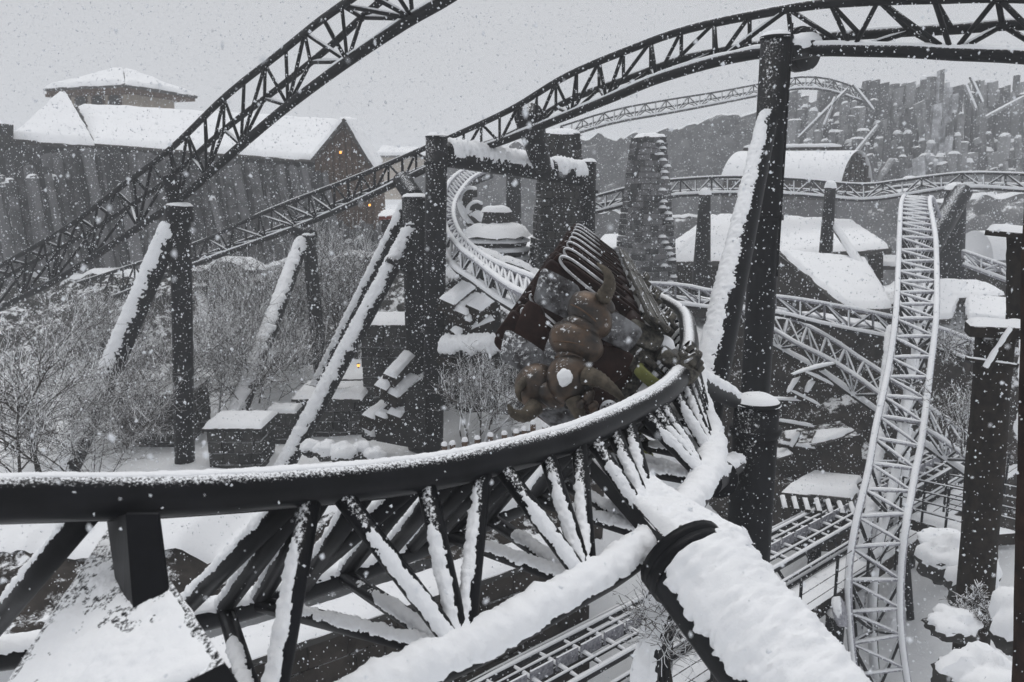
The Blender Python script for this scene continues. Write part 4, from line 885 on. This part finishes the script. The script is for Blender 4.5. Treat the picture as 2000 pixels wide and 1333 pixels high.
# barrel vaulted hall
BV = thing('barrel_hall', 'barrel-vaulted hall with smooth white roof and dark rounded end', 'building', P(1570, 480, 54))
b0, b1 = P(1448, 385, 58), P(1668, 392, 53); rx, rz_ = 3.2, P(1560, 300, 56)[2] - P(1560, 388, 56)[2]
bd = nrm(b1 - b0); bn = nrm(np.cross(bd, ez)); bn = -bn if bn[1] > 0 else bn
Ua = np.linspace(0, 1, 30); Aa = np.linspace(0, math.pi, 26)
def vault(k, dz=0.0, e=0.0): return np.array([[b0 + bd * (-e + (np.linalg.norm(b1 - b0) + 2 * e) * u) + bn * rx * k * math.cos(a) + ez * (rz_ * k * math.sin(a) + dz) for a in Aa] for u in Ua])
g = Geo(); g.grid(vault(1.0)); g.add(vault(1.0)[-1], [tuple(range(26))]); g.add(vault(1.0)[0], [tuple(range(26))]); link('vault', g, 'tile_dark', BV)
v = vault(1.0, 0.0, 0.15); hh = np.clip(np.sin(Aa), 0, 1) ** 0.5 * .28 - 0.02; v = v + (ez * 0.6 + 0)[None, None] * hh[None, :, None] + bn[None, None] * (np.cos(Aa) * .25)[None, :, None]
s = Geo(); s.grid(v[:, 3:-3]); link('snow_cover', s, 'snow_far', BV)
pth = straight(b0 + ez * (rz_ + .35), b1 + ez * (rz_ + .35) - bd * 1.0, 20); g = Geo(); g.tube(pth, .16, 8); g.snow(pth, .16, .15, arc=5); link('ridge_beam', g, ['timber', 'snow_far'], BV)
for i in range(9):
    a = math.pi * (i + .5) / 9; q = b1 + bd * .05 + bn * rx * .96 * math.cos(a); g = Geo(); g.box(q + ez * rz_ * .5 * math.sin(a), (bn, bd, ez), (.28, .05, rz_ * .48 * math.sin(a))); link('plank', g, 'timber', BV, False)
g = Geo(); g.prism([b0 + bn * rx - ez * 6, b1 + bn * rx - ez * 6, b1 + bn * rx, b0 + bn * rx], -bn * 2 * rx); link('wall', g, 'basalt', BV, False)
# hipped roofs at the right
HR = thing('hipped_house', 'wide house with large hipped snow roof behind the leaning brace', 'house', P(1480, 600, 42))
quad_roof(HR, 'roof', [P(1312, 510, 41), P(1530, 512, 39), P(1530, 424, 47), P(1405, 420, 48)], .25, .2)
quad_roof(HR, 'roof', [P(1520, 500, 38.5), P(1742, 486, 38), P(1664, 434, 46), P(1520, 424, 47)], .25, .2)
quad_roof(HR, 'roof', [P(1300, 490, 46), P(1312, 512, 41), P(1405, 421, 48), P(1398, 421, 49)], .25, .2)
g = Geo(); g.prism([P(1320, 620, 41.5), P(1520, 620, 39.6), P(1520, 514, 39.6), P(1320, 513, 41.5)], (0, 5, 0)); link('wall', g, 'timber', HR, False)
g = Geo(); g.prism([P(1525, 580, 40), P(1725, 570, 40), P(1725, 492, 40), P(1525, 500, 40)], (0, 5, 0)); link('wall', g, 'timber', HR, False)
for (x0, x1, y0, y1) in ((1560, 1600, 512, 545), (1630, 1700, 505, 530)):
    quad_roof(HR, 'porch_roof', [P(x0, y1, 37.4), P(x1, y1, 37.2), P(x1 - 6, y0 - 10, 39.6), P(x0 + 6, y0 - 10, 39.6)], .12, .15, nu=12, nv=8)
for i in range(8):
    a = P(1330 + i * 25, 616, 41.4 - i * .24); b = P(1330 + i * 25, 515, 41.4 - i * .24); g = Geo(); g.box((a + b) / 2, ((1, 0, 0), (0, 1, 0), (0, 0, 1)), (.1, .08, np.linalg.norm(b - a) / 2)); link('beam', g, 'timber', HR, False)
LR = thing('lean_to_house', 'low house with long white roof sloping down to the level track', 'house', P(1640, 660, 30))
quad_roof(LR, 'roof', [P(1660, 606, 29), P(1745, 604, 29), P(1690, 505, 36), P(1520, 490, 36)], .2, .18)
g = Geo(); g.prism([P(1518, 495, 36), P(1658, 608, 29.2), P(1658, 680, 29.2), P(1518, 640, 36)], (0.6, .5, 0)); link('wall', g, 'timber', LR, False)
SR = thing('tiled_house', 'small house with ragged-edged snowy tile roof right of the plunging track', 'house', P(1860, 660, 28))
quad_roof(SR, 'roof', [P(1760, 628, 27), P(1855, 626, 27), P(1890, 552, 31), P(1770, 548, 31)], .15, .15, ribs=12)
quad_roof(SR, 'roof', [P(1888, 624, 26.5), P(1992, 626, 26), P(1992, 588, 28), P(1888, 582, 28.5)], .15, .15)
quad_roof(SR, 'roof', [P(1855, 582, 29), P(1965, 577, 29), P(1905, 550, 32), P(1868, 552, 32)], .15, .15)
g = Geo(); g.prism([P(1762, 690, 28), P(1990, 690, 28), P(1990, 600, 28), P(1900, 570, 31), P(1762, 600, 29)], (0, 3, 0)); link('wall', g, 'timber', SR, False)
for i in range(11):
    c = P(1808 + i * 8.2, 640 - i * 7, 26.8 + i * .33); g = Geo(); g.box(c, ((1, 0, -.3), (0, 1, .3), (0.3, -.3, 1)), (.1, .16, .04)); link('shingle', g, 'tile_dark', SR, False)
RR = thing('rounded_roof', 'smooth rounded white roof by the right edge above the short track', 'building', P(1950, 540, 42))
A2 = np.linspace(0.15, math.pi - .15, 20); c0, c1 = P(1900, 512, 42), P(2080, 512, 41)
V = np.array([[c0 + (c1 - c0) * u + np.array((0, -1.8 * math.cos(a), 1.65 * math.sin(a))) for a in A2] for u in np.linspace(0, 1, 24)]); V[..., 2] += .05 * fbm(V * 2)
g = Geo(); g.grid(V); g.add(V[0], [tuple(range(20))]); link('snow_cover', g, 'snow_far', RR)
g = Geo(); g.prism([c0 + (0.1, -1.8, .1), c1 + (0, -1.8, .1), c1 + (0, -1.8, -3.2), c0 + (0.1, -1.8, -3.2)], (0, 3.4, 0)); link('wall', g, 'timber', RR, False)
quad_roof(RR, 'ledge', [P(1715, 520, 41), P(1900, 520, 40), P(1900, 505, 43), P(1712, 505, 43)], .2, .2)
# small white roofs beyond the pier
WH = thing('small_house', 'little white roofed house beside the portal right post', 'house', P(1195, 520, 46))
quad_roof(WH, 'roof', [P(1160, 487, 45), P(1232, 485, 45), P(1228, 460, 48), P(1180, 460, 48)], .2, .2, nu=12, nv=8)
g = Geo(); g.prism([P(1164, 560, 45.6), P(1230, 560, 45.6), P(1230, 489, 45.6), P(1164, 489, 45.6)], (0, 3, 0)); link('wall', g, 'timber', WH, False)
SS = thing('snowy_shed', 'small shed with white gable roof behind the picket fence', 'shed', P(1050, 870, 21))
quad_roof(SS, 'roof', [P(1000, 845, 20), P(1110, 838, 20), P(1100, 800, 22), P(1012, 812, 22)], .1, .12, nu=14, nv=10)
g = Geo(); g.prism([P(1004, 930, 20.2), P(1108, 930, 20.2), P(1108, 842, 20.2), P(1004, 848, 20.2)], (0, 2, 0)); link('wall', g, 'timber_brown', SS, False)
# snowy flat shelters in the canyon on the right
CS = thing('canyon_shelter', 'flat snow-covered shelter roof in the rocky canyon left of the plunging track', 'shelter', P(1610, 1060, 20))
quad_roof(CS, 'roof', [P(1530, 960, 20.5), P(1668, 976, 20.2), P(1685, 938, 22.5), P(1592, 924, 23)], .15, .16, nu=20, nv=12, rough=.4)
for i in range(7):
    a = P(1528 + i * 22, 968 + i * 2, 20.3); beam_slab(CS, 'joist', a, a + (-0.1, -0.55, -0.12), .13, .13, .1, .07, mat='timber', sn='snow_near', up=(0, 0, 1), nu=8, nv=6)
g = Geo(); g.prism([P(1545, 1075, 20.8), P(1670, 1080, 20.8), P(1670, 982, 20.8), P(1545, 966, 20.8)], (0, 1.5, 0)); link('wall', g, 'rock_brown', CS, False)
C2 = thing('canyon_shelter', 'jagged snowy lean-to roofs against the brown rock face', 'shelter', P(1580, 940, 23))
quad_roof(C2, 'roof', [P(1584, 868, 22.5), P(1610, 864, 22.5), P(1680, 838, 23.5), P(1590, 842, 23.5)], .08, .1, nu=12, nv=8, rough=.4)
quad_roof(C2, 'roof', [P(1516, 895, 22), P(1546, 885, 22), P(1540, 876, 23), P(1516, 880, 23)], .08, .1, nu=10, nv=6)
quad_roof(C2, 'roof', [P(1532, 856, 22.4), P(1560, 860, 22.4), P(1556, 842, 23.2), P(1528, 846, 23.2)], .08, .1, nu=10, nv=6)
for (x0, y0, x1, y1) in ((1516, 824, 1588, 836), (1545, 876, 1560, 846), (1520, 868, 1590, 878), (1500, 782, 1582, 786), (1540, 765, 1600, 795), (1568, 728, 1625, 755), (1545, 735, 1630, 712), (1540, 770, 1562, 735), (1575, 770, 1592, 742)):
    a, b = P(x0, y0, 22.3), P(x1, y1, 22.6); g = Geo(); g.tube([a, b], .08, 8); g.snow(straight(a, b, 8), .08, .09, arc=5); link('log', g, ['timber', 'snow_near'], C2)
g = Geo(); g.prism([P(1520, 960, 22.6), P(1690, 960, 22.6), P(1680, 850, 23), P(1520, 880, 22.8)], (0, 1.5, 0)); link('wall', g, 'rock_brown', C2, False)

# ------------------------------------------------------------------ basalt cliffs: column by column
def hexcol(base, top, r, k=6, rot=0.0):
    t = nrm(np.asarray(top) - np.asarray(base)); ref = np.array((1.0, 0, 0)); e1 = nrm(ref - t * (t @ ref)); e2 = np.cross(t, e1)
    a = np.arange(k) * 2 * math.pi / k + rot; ring = e1[None] * np.cos(a)[:, None] + e2[None] * np.sin(a)[:, None]
    v = np.vstack([base + ring * r * 1.05, top + ring * r]); v[k:, 2] += (ring[:, 0] * 0.25 * r)
    return v, [tuple(range(k, 2 * k))] + [(j, (j + 1) % k, k + (j + 1) % k, k + j) for j in range(k)]
def colcap(g, top, r, h, m):
    disc_snow(g, np.asarray(top) + (0, 0, 0.0), r * 1.12, h, m, n=8, rings=3)
BC = thing('basalt_cliff', 'dark basalt column cliff below the long hall on the left', 'cliff', P(300, 640, 44))
cnt = 0
for i in range(240):
    x = -60 + i * 3.9 + random.uniform(-3, 3)
    d = 42.5 + max(0, x) / 630 * 6.5 + random.uniform(-.9, .9) - (0.0 if x < 640 else (x - 640) / 60)
    yt = 292 + max(0, x - 185) * 0.08 + random.uniform(0, 14)
    if x > 640: yt = 420 + random.uniform(0, 60)
    if x < 110 and random.random() < .55: yt = random.uniform(310, 400); d -= random.uniform(.6, 1.6)
    elif random.random() < .25 and x < 640: yt += random.uniform(40, 150); d -= random.uniform(.5, 1.1)
    if x >= 820: break
    top = P(x, yt, d); bot = P(x + random.uniform(45, 75) * (1 if x < 640 else .3), 660, d - random.uniform(1.0, 2.2)); r = random.uniform(.17, .33)
    g = Geo(); v, f = hexcol(bot, top, r, rot=random.random()); g.add(v, f); 
    if yt > 345 and random.random() < .6: colcap(g, top, r, random.uniform(.08, .22), 1)
    link('basalt_column', g, ['basalt', 'snow_far'], BC, False); cnt += 1
FC = thing('basalt_cliff', 'high hazy crag of broken basalt columns with snow on ledges at upper right', 'cliff', P(1780, 460, 78))
n_fc = 0
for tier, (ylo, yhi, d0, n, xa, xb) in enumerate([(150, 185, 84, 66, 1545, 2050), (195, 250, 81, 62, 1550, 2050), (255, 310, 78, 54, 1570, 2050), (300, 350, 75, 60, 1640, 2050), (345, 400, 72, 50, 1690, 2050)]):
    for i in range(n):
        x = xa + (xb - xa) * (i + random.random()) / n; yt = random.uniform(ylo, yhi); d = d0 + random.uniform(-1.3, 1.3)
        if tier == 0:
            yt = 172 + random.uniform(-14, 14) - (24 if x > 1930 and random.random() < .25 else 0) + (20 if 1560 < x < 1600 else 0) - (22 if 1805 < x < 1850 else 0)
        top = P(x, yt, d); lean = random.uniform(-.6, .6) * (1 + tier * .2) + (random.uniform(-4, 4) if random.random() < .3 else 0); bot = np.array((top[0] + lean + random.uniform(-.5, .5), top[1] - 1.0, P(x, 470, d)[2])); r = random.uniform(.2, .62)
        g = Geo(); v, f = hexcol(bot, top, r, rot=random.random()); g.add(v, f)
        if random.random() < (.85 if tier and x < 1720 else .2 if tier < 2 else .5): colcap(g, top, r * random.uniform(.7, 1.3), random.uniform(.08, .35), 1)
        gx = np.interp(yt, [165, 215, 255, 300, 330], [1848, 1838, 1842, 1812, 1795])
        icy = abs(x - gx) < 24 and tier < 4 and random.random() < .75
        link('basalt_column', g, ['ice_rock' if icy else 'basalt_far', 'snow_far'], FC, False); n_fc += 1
# fallen columns on the crag
for (x0, y0, x1, y1) in ((1665, 165, 1705, 215), (1560, 270, 1655, 175), (1670, 300, 1715, 245), (1610, 245, 1632, 190), (1925, 230, 2000, 190), (1895, 150, 1918, 200), (1712, 380, 1738, 425), (1885, 165, 1905, 212)):
    a, b = P(x0, y0, 72), P(x1, y1, 72); g = Geo(); g.tube([a, b], .17, 6); g.snow(straight(a, b, 14), .17, .05, arc=7, w=.7); link('fallen_column', g, ['basalt_far', 'snow_far'], FC, False)
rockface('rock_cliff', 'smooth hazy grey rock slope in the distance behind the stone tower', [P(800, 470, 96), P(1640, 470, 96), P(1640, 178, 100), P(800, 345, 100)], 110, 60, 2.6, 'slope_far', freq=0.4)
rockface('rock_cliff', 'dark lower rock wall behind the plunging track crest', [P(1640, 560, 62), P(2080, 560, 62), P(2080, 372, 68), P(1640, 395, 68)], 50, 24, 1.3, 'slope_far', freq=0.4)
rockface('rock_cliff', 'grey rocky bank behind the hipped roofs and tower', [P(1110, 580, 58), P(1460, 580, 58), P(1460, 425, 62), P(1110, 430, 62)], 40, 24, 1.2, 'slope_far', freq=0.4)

# ------------------------------------------------------------------ bare snowy shrubs and trees
def twiggy(name, label, base, H, spread, nstem, levels, r0, group=None, cat='shrub', lean=(0, 0), kids=4, seed=0):
    rnd = random.Random(seed); segs = []; thick = []
    def grow(p, d, L, r, lev):
        steps = 3; pts = [p]
        for s in range(steps):
            d2 = nrm(d + np.array([rnd.gauss(0, .16), rnd.gauss(0, .16), rnd.gauss(0.02, .12)])); q = pts[-1] + d2 * L / steps; d = d2
            rr = r * (1 - .22 * s); (thick[-1] if lev >= levels else segs).append((pts[-1], q, rr, rr * .8)); pts.append(q)
            if lev > 0:
                for c in range(kids if s else max(1, kids - 2)):
                    ax = np.array([rnd.gauss(0, 1), rnd.gauss(0, 1), rnd.gauss(0.15, .55)]); nd = nrm(d * .75 + nrm(ax) * .85)
                    if rnd.random() < .8: grow(pts[-1] + (pts[-2] - pts[-1]) * rnd.random() * .6, nd, L * rnd.uniform(.45, .72), r * .5, lev - 1)
    for s in range(nstem):
        thick.append([]); a = rnd.uniform(0, 2 * math.pi); sp_ = spread * rnd.uniform(.2, 1)
        grow(np.asarray(base, float) + np.array((math.cos(a) * sp_ * .3, math.sin(a) * sp_ * .3, -.1)), nrm(np.array((math.cos(a) * sp_ * .6 + lean[0], math.sin(a) * sp_ * .6 + lean[1], H))), H * rnd.uniform(.6, .85), r0, levels)
    T = thing(name, label, cat, base, group)
    def mesh(nm, ss, mat, sn):
        A = np.array([s[0] for s in ss]); B = np.array([s[1] for s in ss]); RA = np.maximum(np.array([s[2] for s in ss]), .0045); RB = np.maximum(np.array([s[3] for s in ss]), .0045)
        t = nrm(B - A); ref = np.where(np.abs(t[:, 2:3]) < .9, np.array([[0, 0, 1.0]]), np.array([[1.0, 0, 0]])); e1 = nrm(ref - t * (t * ref).sum(1, keepdims=True)); e2 = np.cross(t, e1)
        an = [math.pi / 2 + i * 2 * math.pi / 3 for i in range(3)]
        # three-sided twig: two faces up, one down
        ring = [e1 * math.cos(a - math.pi / 2 + math.pi) + e2 * math.sin(a - math.pi / 2 + math.pi) for a in an]
        V = np.stack([A + ring[i] * RA[:, None] for i in range(3)] + [B + ring[i] * RB[:, None] for i in range(3)], 1).reshape(-1, 3)
        base_i = np.arange(len(ss))[:, None, None] * 6; f = np.array([(0, 1, 4, 3), (1, 2, 5, 4), (2, 0, 3, 5)])[None] + base_i
        g = Geo(); g.v = [V]; g.f = f.reshape(-1, 4).tolist(); g.m = [0] * len(g.f); g.n = len(V)
        return link(nm, g, mat, T, False)
    for tk in thick:
        if tk: mesh('stem', tk, 'twig_bark', 0)
    if segs: tag(mesh('twigs', segs, 'twig', 0), kind='stuff')
    return T
def on(px, py, d): q = P(px, py, d); return q
SH = [('bare snowy tree with dark trunk at the left edge', 75, 960, 17.5, 3.6, .7, 3, .05, 'tree'),
      ('low tangle of snowy twigs at the lower left below the tree', 175, 925, 19, 2.4, 1.4, 5, .025, 'shrub'),
      ('snowy shrub in the far left corner behind the tree', 15, 880, 22, 3.0, 1.6, 5, .035, 'shrub'),
      ('snowy shrub between the left brace and the tall post', 255, 860, 25.5, 3.2, 1.6, 6, .035, 'shrub'),
      ('broad bare shrub right of the tall post', 425, 840, 27, 3.8, 1.6, 6, .04, 'shrub'),
      ('snowy shrub behind the square plinth', 490, 800, 29, 3.8, 1.6, 6, .04, 'shrub'),
      ('tall bare bush left of the slim post', 545, 770, 33, 4.6, 1.4, 6, .045, 'shrub'),
      ('tall feathery snowy tree between slim post and long braces', 690, 700, 34, 4.6, 1.2, 6, .05, 'tree'),
      ('bare bush high on the slope under the long track', 640, 640, 38, 3.2, 2.2, 6, .05, 'shrub'),
      ('bare bush on the slope right of the faint post', 470, 650, 38, 3.2, 2.2, 6, .05, 'shrub'),
      ('bare bush on the left slope under the long track', 190, 720, 34, 3.0, 2.2, 6, .045, 'shrub'),
      ('rounded snowy bush between portal post and train', 925, 870, 20, 1.9, 1.4, 7, .028, 'shrub'),
      ('small bare bush under the short portal beam', 955, 820, 21.5, 1.6, 1.3, 6, .026, 'shrub'),
      ('hanging twigs beside the timber post at right', 1880, 880, 18, 1.5, 1.2, 4, .028, 'shrub'),
      ('bare snowy bush behind the footbridge and timber post', 1900, 730, 23, 1.3, 1.6, 4, .03, 'shrub'),
      ('twiggy shrub in the lower right corner under heavy snow', 1910, 1225, 9.6, .45, 1.6, 5, .016, 'shrub'),
      ('thin bare twigs beside the frost-coated post', 1320, 1330, 9.0, 1.2, .5, 3, .012, 'shrub')]
for i, (lab, px, py, d, H, spd, ns, r0, cat) in enumerate(SH):
    b = P(px, py, d); 
    lv = 3
    twiggy('bare_tree' if cat == 'tree' else 'bare_shrub', lab, b, H, H * .5 * spd, ns, lv, r0, 'bare snowy shrubs and trees', cat, seed=i + 3, kids=4 if H > 2 else 3)

# ------------------------------------------------------------------ right edge: timber posts, snowy rocks
def timber_post(label, a, b, w, mat, capsnow=True):
    a = np.asarray(a); b = np.asarray(b); T = thing('timber_post', label, 'post', b); n = 16; t = np.linspace(0, 1, n)[:, None]
    g = Geo(); rr = w / 2 * (1 + .06 * vnoise(np.linspace(0, 9, n)[:, None] * np.ones(3))); g.tube(a + (b - a) * t, rr, 9); link('shaft', g, mat, T)
    if capsnow: s = Geo(); disc_snow(s, a, w * .56, .12, n=14); link('snow_cap', s, 'snow_near', T)
    return T
T = timber_post('dark mossy timber post with snow flecks right of the footbridge', P(1945, 640, 11.5), np.array((P(1918, 1260, 10.8)[0], 10.8, -3.4)), .52, 'timber')
beam_slab(T, 'lintel', P(1890, 632, 11.6), P(2060, 640, 11.2), .5, .5, .16, .08, mat='timber', up=(0, 0, 1), nu=24, nv=8)
brace(T, P(1978, 640, 11.2), P(1925, 722, 11.2), .06, .015, .7, nm='knee_brace', mat='timber')
brace(T, P(1885, 700, 11.4), P(1990, 715, 11), .03, .01, .6, nm='tie', mat='timber')
T = timber_post('black upper post with snowy roof plank at the right edge', P(1992, 462, 12.2), P(1990, 640, 11.9), .36, 'timber', False)
beam_slab(T, 'roof_plank', P(1930, 448, 12.4), P(2080, 462, 11.8), .6, .6, .08, .09, mat='timber', up=(0, 0, 1), nu=20, nv=8)
T = timber_post('nearest rust-brown post cut by the right edge', P(2052, 240, 5.6), P(2018, 1500, 5.0), .30, 'rust', False)
for k_, (px, py, d, r, sn) in enumerate([(1985, 1240, 6.0, (.2, .2, .16), .16), (1862, 1225, 9.5, (.34, .3, .13), .07), (1860, 1100, 13, (.5, .5, .4), .07), (1905, 1150, 11.5, (.35, .35, .45), .08), (1845, 1070, 15, (.55, .4, .18), .12), (1930, 1330, 7.2, (.42, .36, .3), .035)]):
    rock('snowy_rock', ['puffy snow-laden mossy stone at the right edge near the bottom', 'rock with thick rounded snow pillow in the lower right', 'round snow-streaked boulder at the end of the white slope', 'upright dark stone with white tip beside the timber post', 'low snowy ledge under the footbridge', 'dark mossy rock in the bottom right corner'][k_], P(px, py, d), r, 'rock', 'snow-laden rocks at the right edge', sn)

# ------------------------------------------------------------------ lamps
for k_, (px, py, d, r, lab) in enumerate([(665, 298, 48.6, .075, 'tiny warm lantern glowing on the brown gable'), (700, 714, 26.0, .05, 'small orange lantern glowing in the dark behind the snowy brace'), (722, 401, 44, .06, 'faint warm light left of the twin posts under the long track')]):
    c = P(px, py, d); T = thing('lantern', lab, 'lamp', c - (0, 0, r * 1.8)); g = Geo(); g.tube(straight(c - (0, 0, r), c + (0, 0, r), 4), [r * .5, r, r, r * .5], 10); link('flame_glass', g, 'lamp_glow', T)
    g = Geo(); g.tube(straight(c + (0, 0, r), c + (0, 0, r * 1.7), 2), [r * 1.4, r * .2], 10); link('lid', g, 'timber', T); g = Geo(); g.tube(straight(c - (0, 0, r * 1.8), c - (0, 0, r), 2), r * .6, 10); link('base', g, 'timber', T)
RB = thing('red_sign', 'small red canopy left of the twin posts below the long track', 'canopy', P(770, 425, 40)); quad_roof(RB, 'roof', [P(740, 422, 39.5), P(800, 420, 39.5), P(800, 412, 41), P(745, 412, 41)], .2, .1, mat='red_paint', nu=10, nv=6)
g = Geo(); g.prism([P(745, 470, 40), P(798, 470, 40), P(798, 424, 40), P(745, 424, 40)], (0, 2, 0)); link('wall', g, 'timber', RB, False)

# ------------------------------------------------------------------ falling snow
def flakes(n, d0, d1, s0, s1, power, seed):
    r = np.random.default_rng(seed); d = (d0 ** 3 + (d1 ** 3 - d0 ** 3) * r.random(n) ** power) ** (1 / 3)
    u = r.uniform(-.86, .86, n); v = r.uniform(-.62, .62, n)
    y = cp + v * sp; z = -sp + v * cp; s = d
    c = np.stack([u * s, y * s, CAMZ + z * s], -1); ok = c[:, 2] > -3.2
    return c[ok], (r.uniform(0, 1, n) ** 2.2 * (s1 - s0) + s0)[ok]
oct_v = np.array([(1, 0, 0), (-1, 0, 0), (0, 1, 0), (0, -1, 0), (0, 0, 1), (0, 0, -1)], float); oct_f = np.array([(0, 2, 4), (2, 1, 4), (1, 3, 4), (3, 0, 4), (2, 0, 5), (1, 2, 5), (3, 1, 5), (0, 3, 5)])
C1, S1 = flakes(17000, 1.2, 8, .0018, .0082, 1.0, 1); C2_, S2 = flakes(95000, 8, 24, .006, .017, 1.0, 2); C3, S3 = flakes(70, .5, 1.8, .0025, .006, 1.0, 3); C4, S4 = flakes(34000, 24, 42, .011, .024, 1.0, 4); C5, S5 = flakes(34000, 42, 68, .018, .038, 1.0, 5)
Cc = np.vstack([C1, C2_, C3, C4, C5]); Ss = np.concatenate([S1, S2, S3, S4, S5]); nF = len(Cc)
jit = 1 + RNG.uniform(-.5, .35, (nF, 6, 1)); st = np.array((1, 1, 1.15))
V = Cc[:, None, :] + oct_v[None] * jit * Ss[:, None, None] * st + RNG.normal(0, .25, (nF, 6, 3)) * Ss[:, None, None]
Fc = (oct_f[None] + np.arange(nF)[:, None, None] * 6).reshape(-1, 3)
me = bpy.data.meshes.new('falling_snow'); me.vertices.add(nF * 6); me.vertices.foreach_set('co', V.reshape(-1)); me.loops.add(len(Fc) * 3); me.loops.foreach_set('vertex_index', Fc.reshape(-1).astype(np.int32))
me.polygons.add(len(Fc)); me.polygons.foreach_set('loop_start', np.arange(0, len(Fc) * 3, 3, dtype=np.int32)); me.update(calc_edges=True); me.validate()
m, nt, b = newmat('flake'); b.inputs['Base Color'].default_value = (.9, .92, .95, 1); b.inputs['Roughness'].default_value = .9; b.inputs['Subsurface Weight'].default_value = 0.0
tr = nt.nodes.new('ShaderNodeBsdfTranslucent'); tr.inputs['Color'].default_value = (.9, .92, .95, 1); ms = nt.nodes.new('ShaderNodeMixShader'); ms.inputs[0].default_value = .4
out = [x for x in nt.nodes if x.type == 'OUTPUT_MATERIAL'][0]; nt.links.new(b.outputs[0], ms.inputs[1]); nt.links.new(tr.outputs[0], ms.inputs[2]); nt.links.new(ms.outputs[0], out.inputs[0])
me.materials.append(MATS['flake']); fo = bpy.data.objects.new('falling_snow', me); COL.objects.link(fo); tag(fo, 'white snowflakes falling all through the air', 'snowfall', kind='stuff')

# ------------------------------------------------------------------ haze of the snowfall
hz = Geo(); hz.box((0, 190, 12), ((1, 0, 0), (0, 1, 0), (0, 0, 1)), (450, 260, 18)); m = bpy.data.materials.new('haze'); m.use_nodes = True; nt = m.node_tree; nt.nodes.clear()
out = nt.nodes.new('ShaderNodeOutputMaterial'); pv = nt.nodes.new('ShaderNodeVolumePrincipled'); pv.inputs['Density'].default_value = HAZE; pv.inputs['Color'].default_value = (.93, .95, .98, 1); nt.links.new(pv.outputs[0], out.inputs['Volume']); MATS['haze'] = m
tag(link('haze', hz, 'haze', smooth=False), 'pale snow haze filling the air', 'haze', kind='stuff')
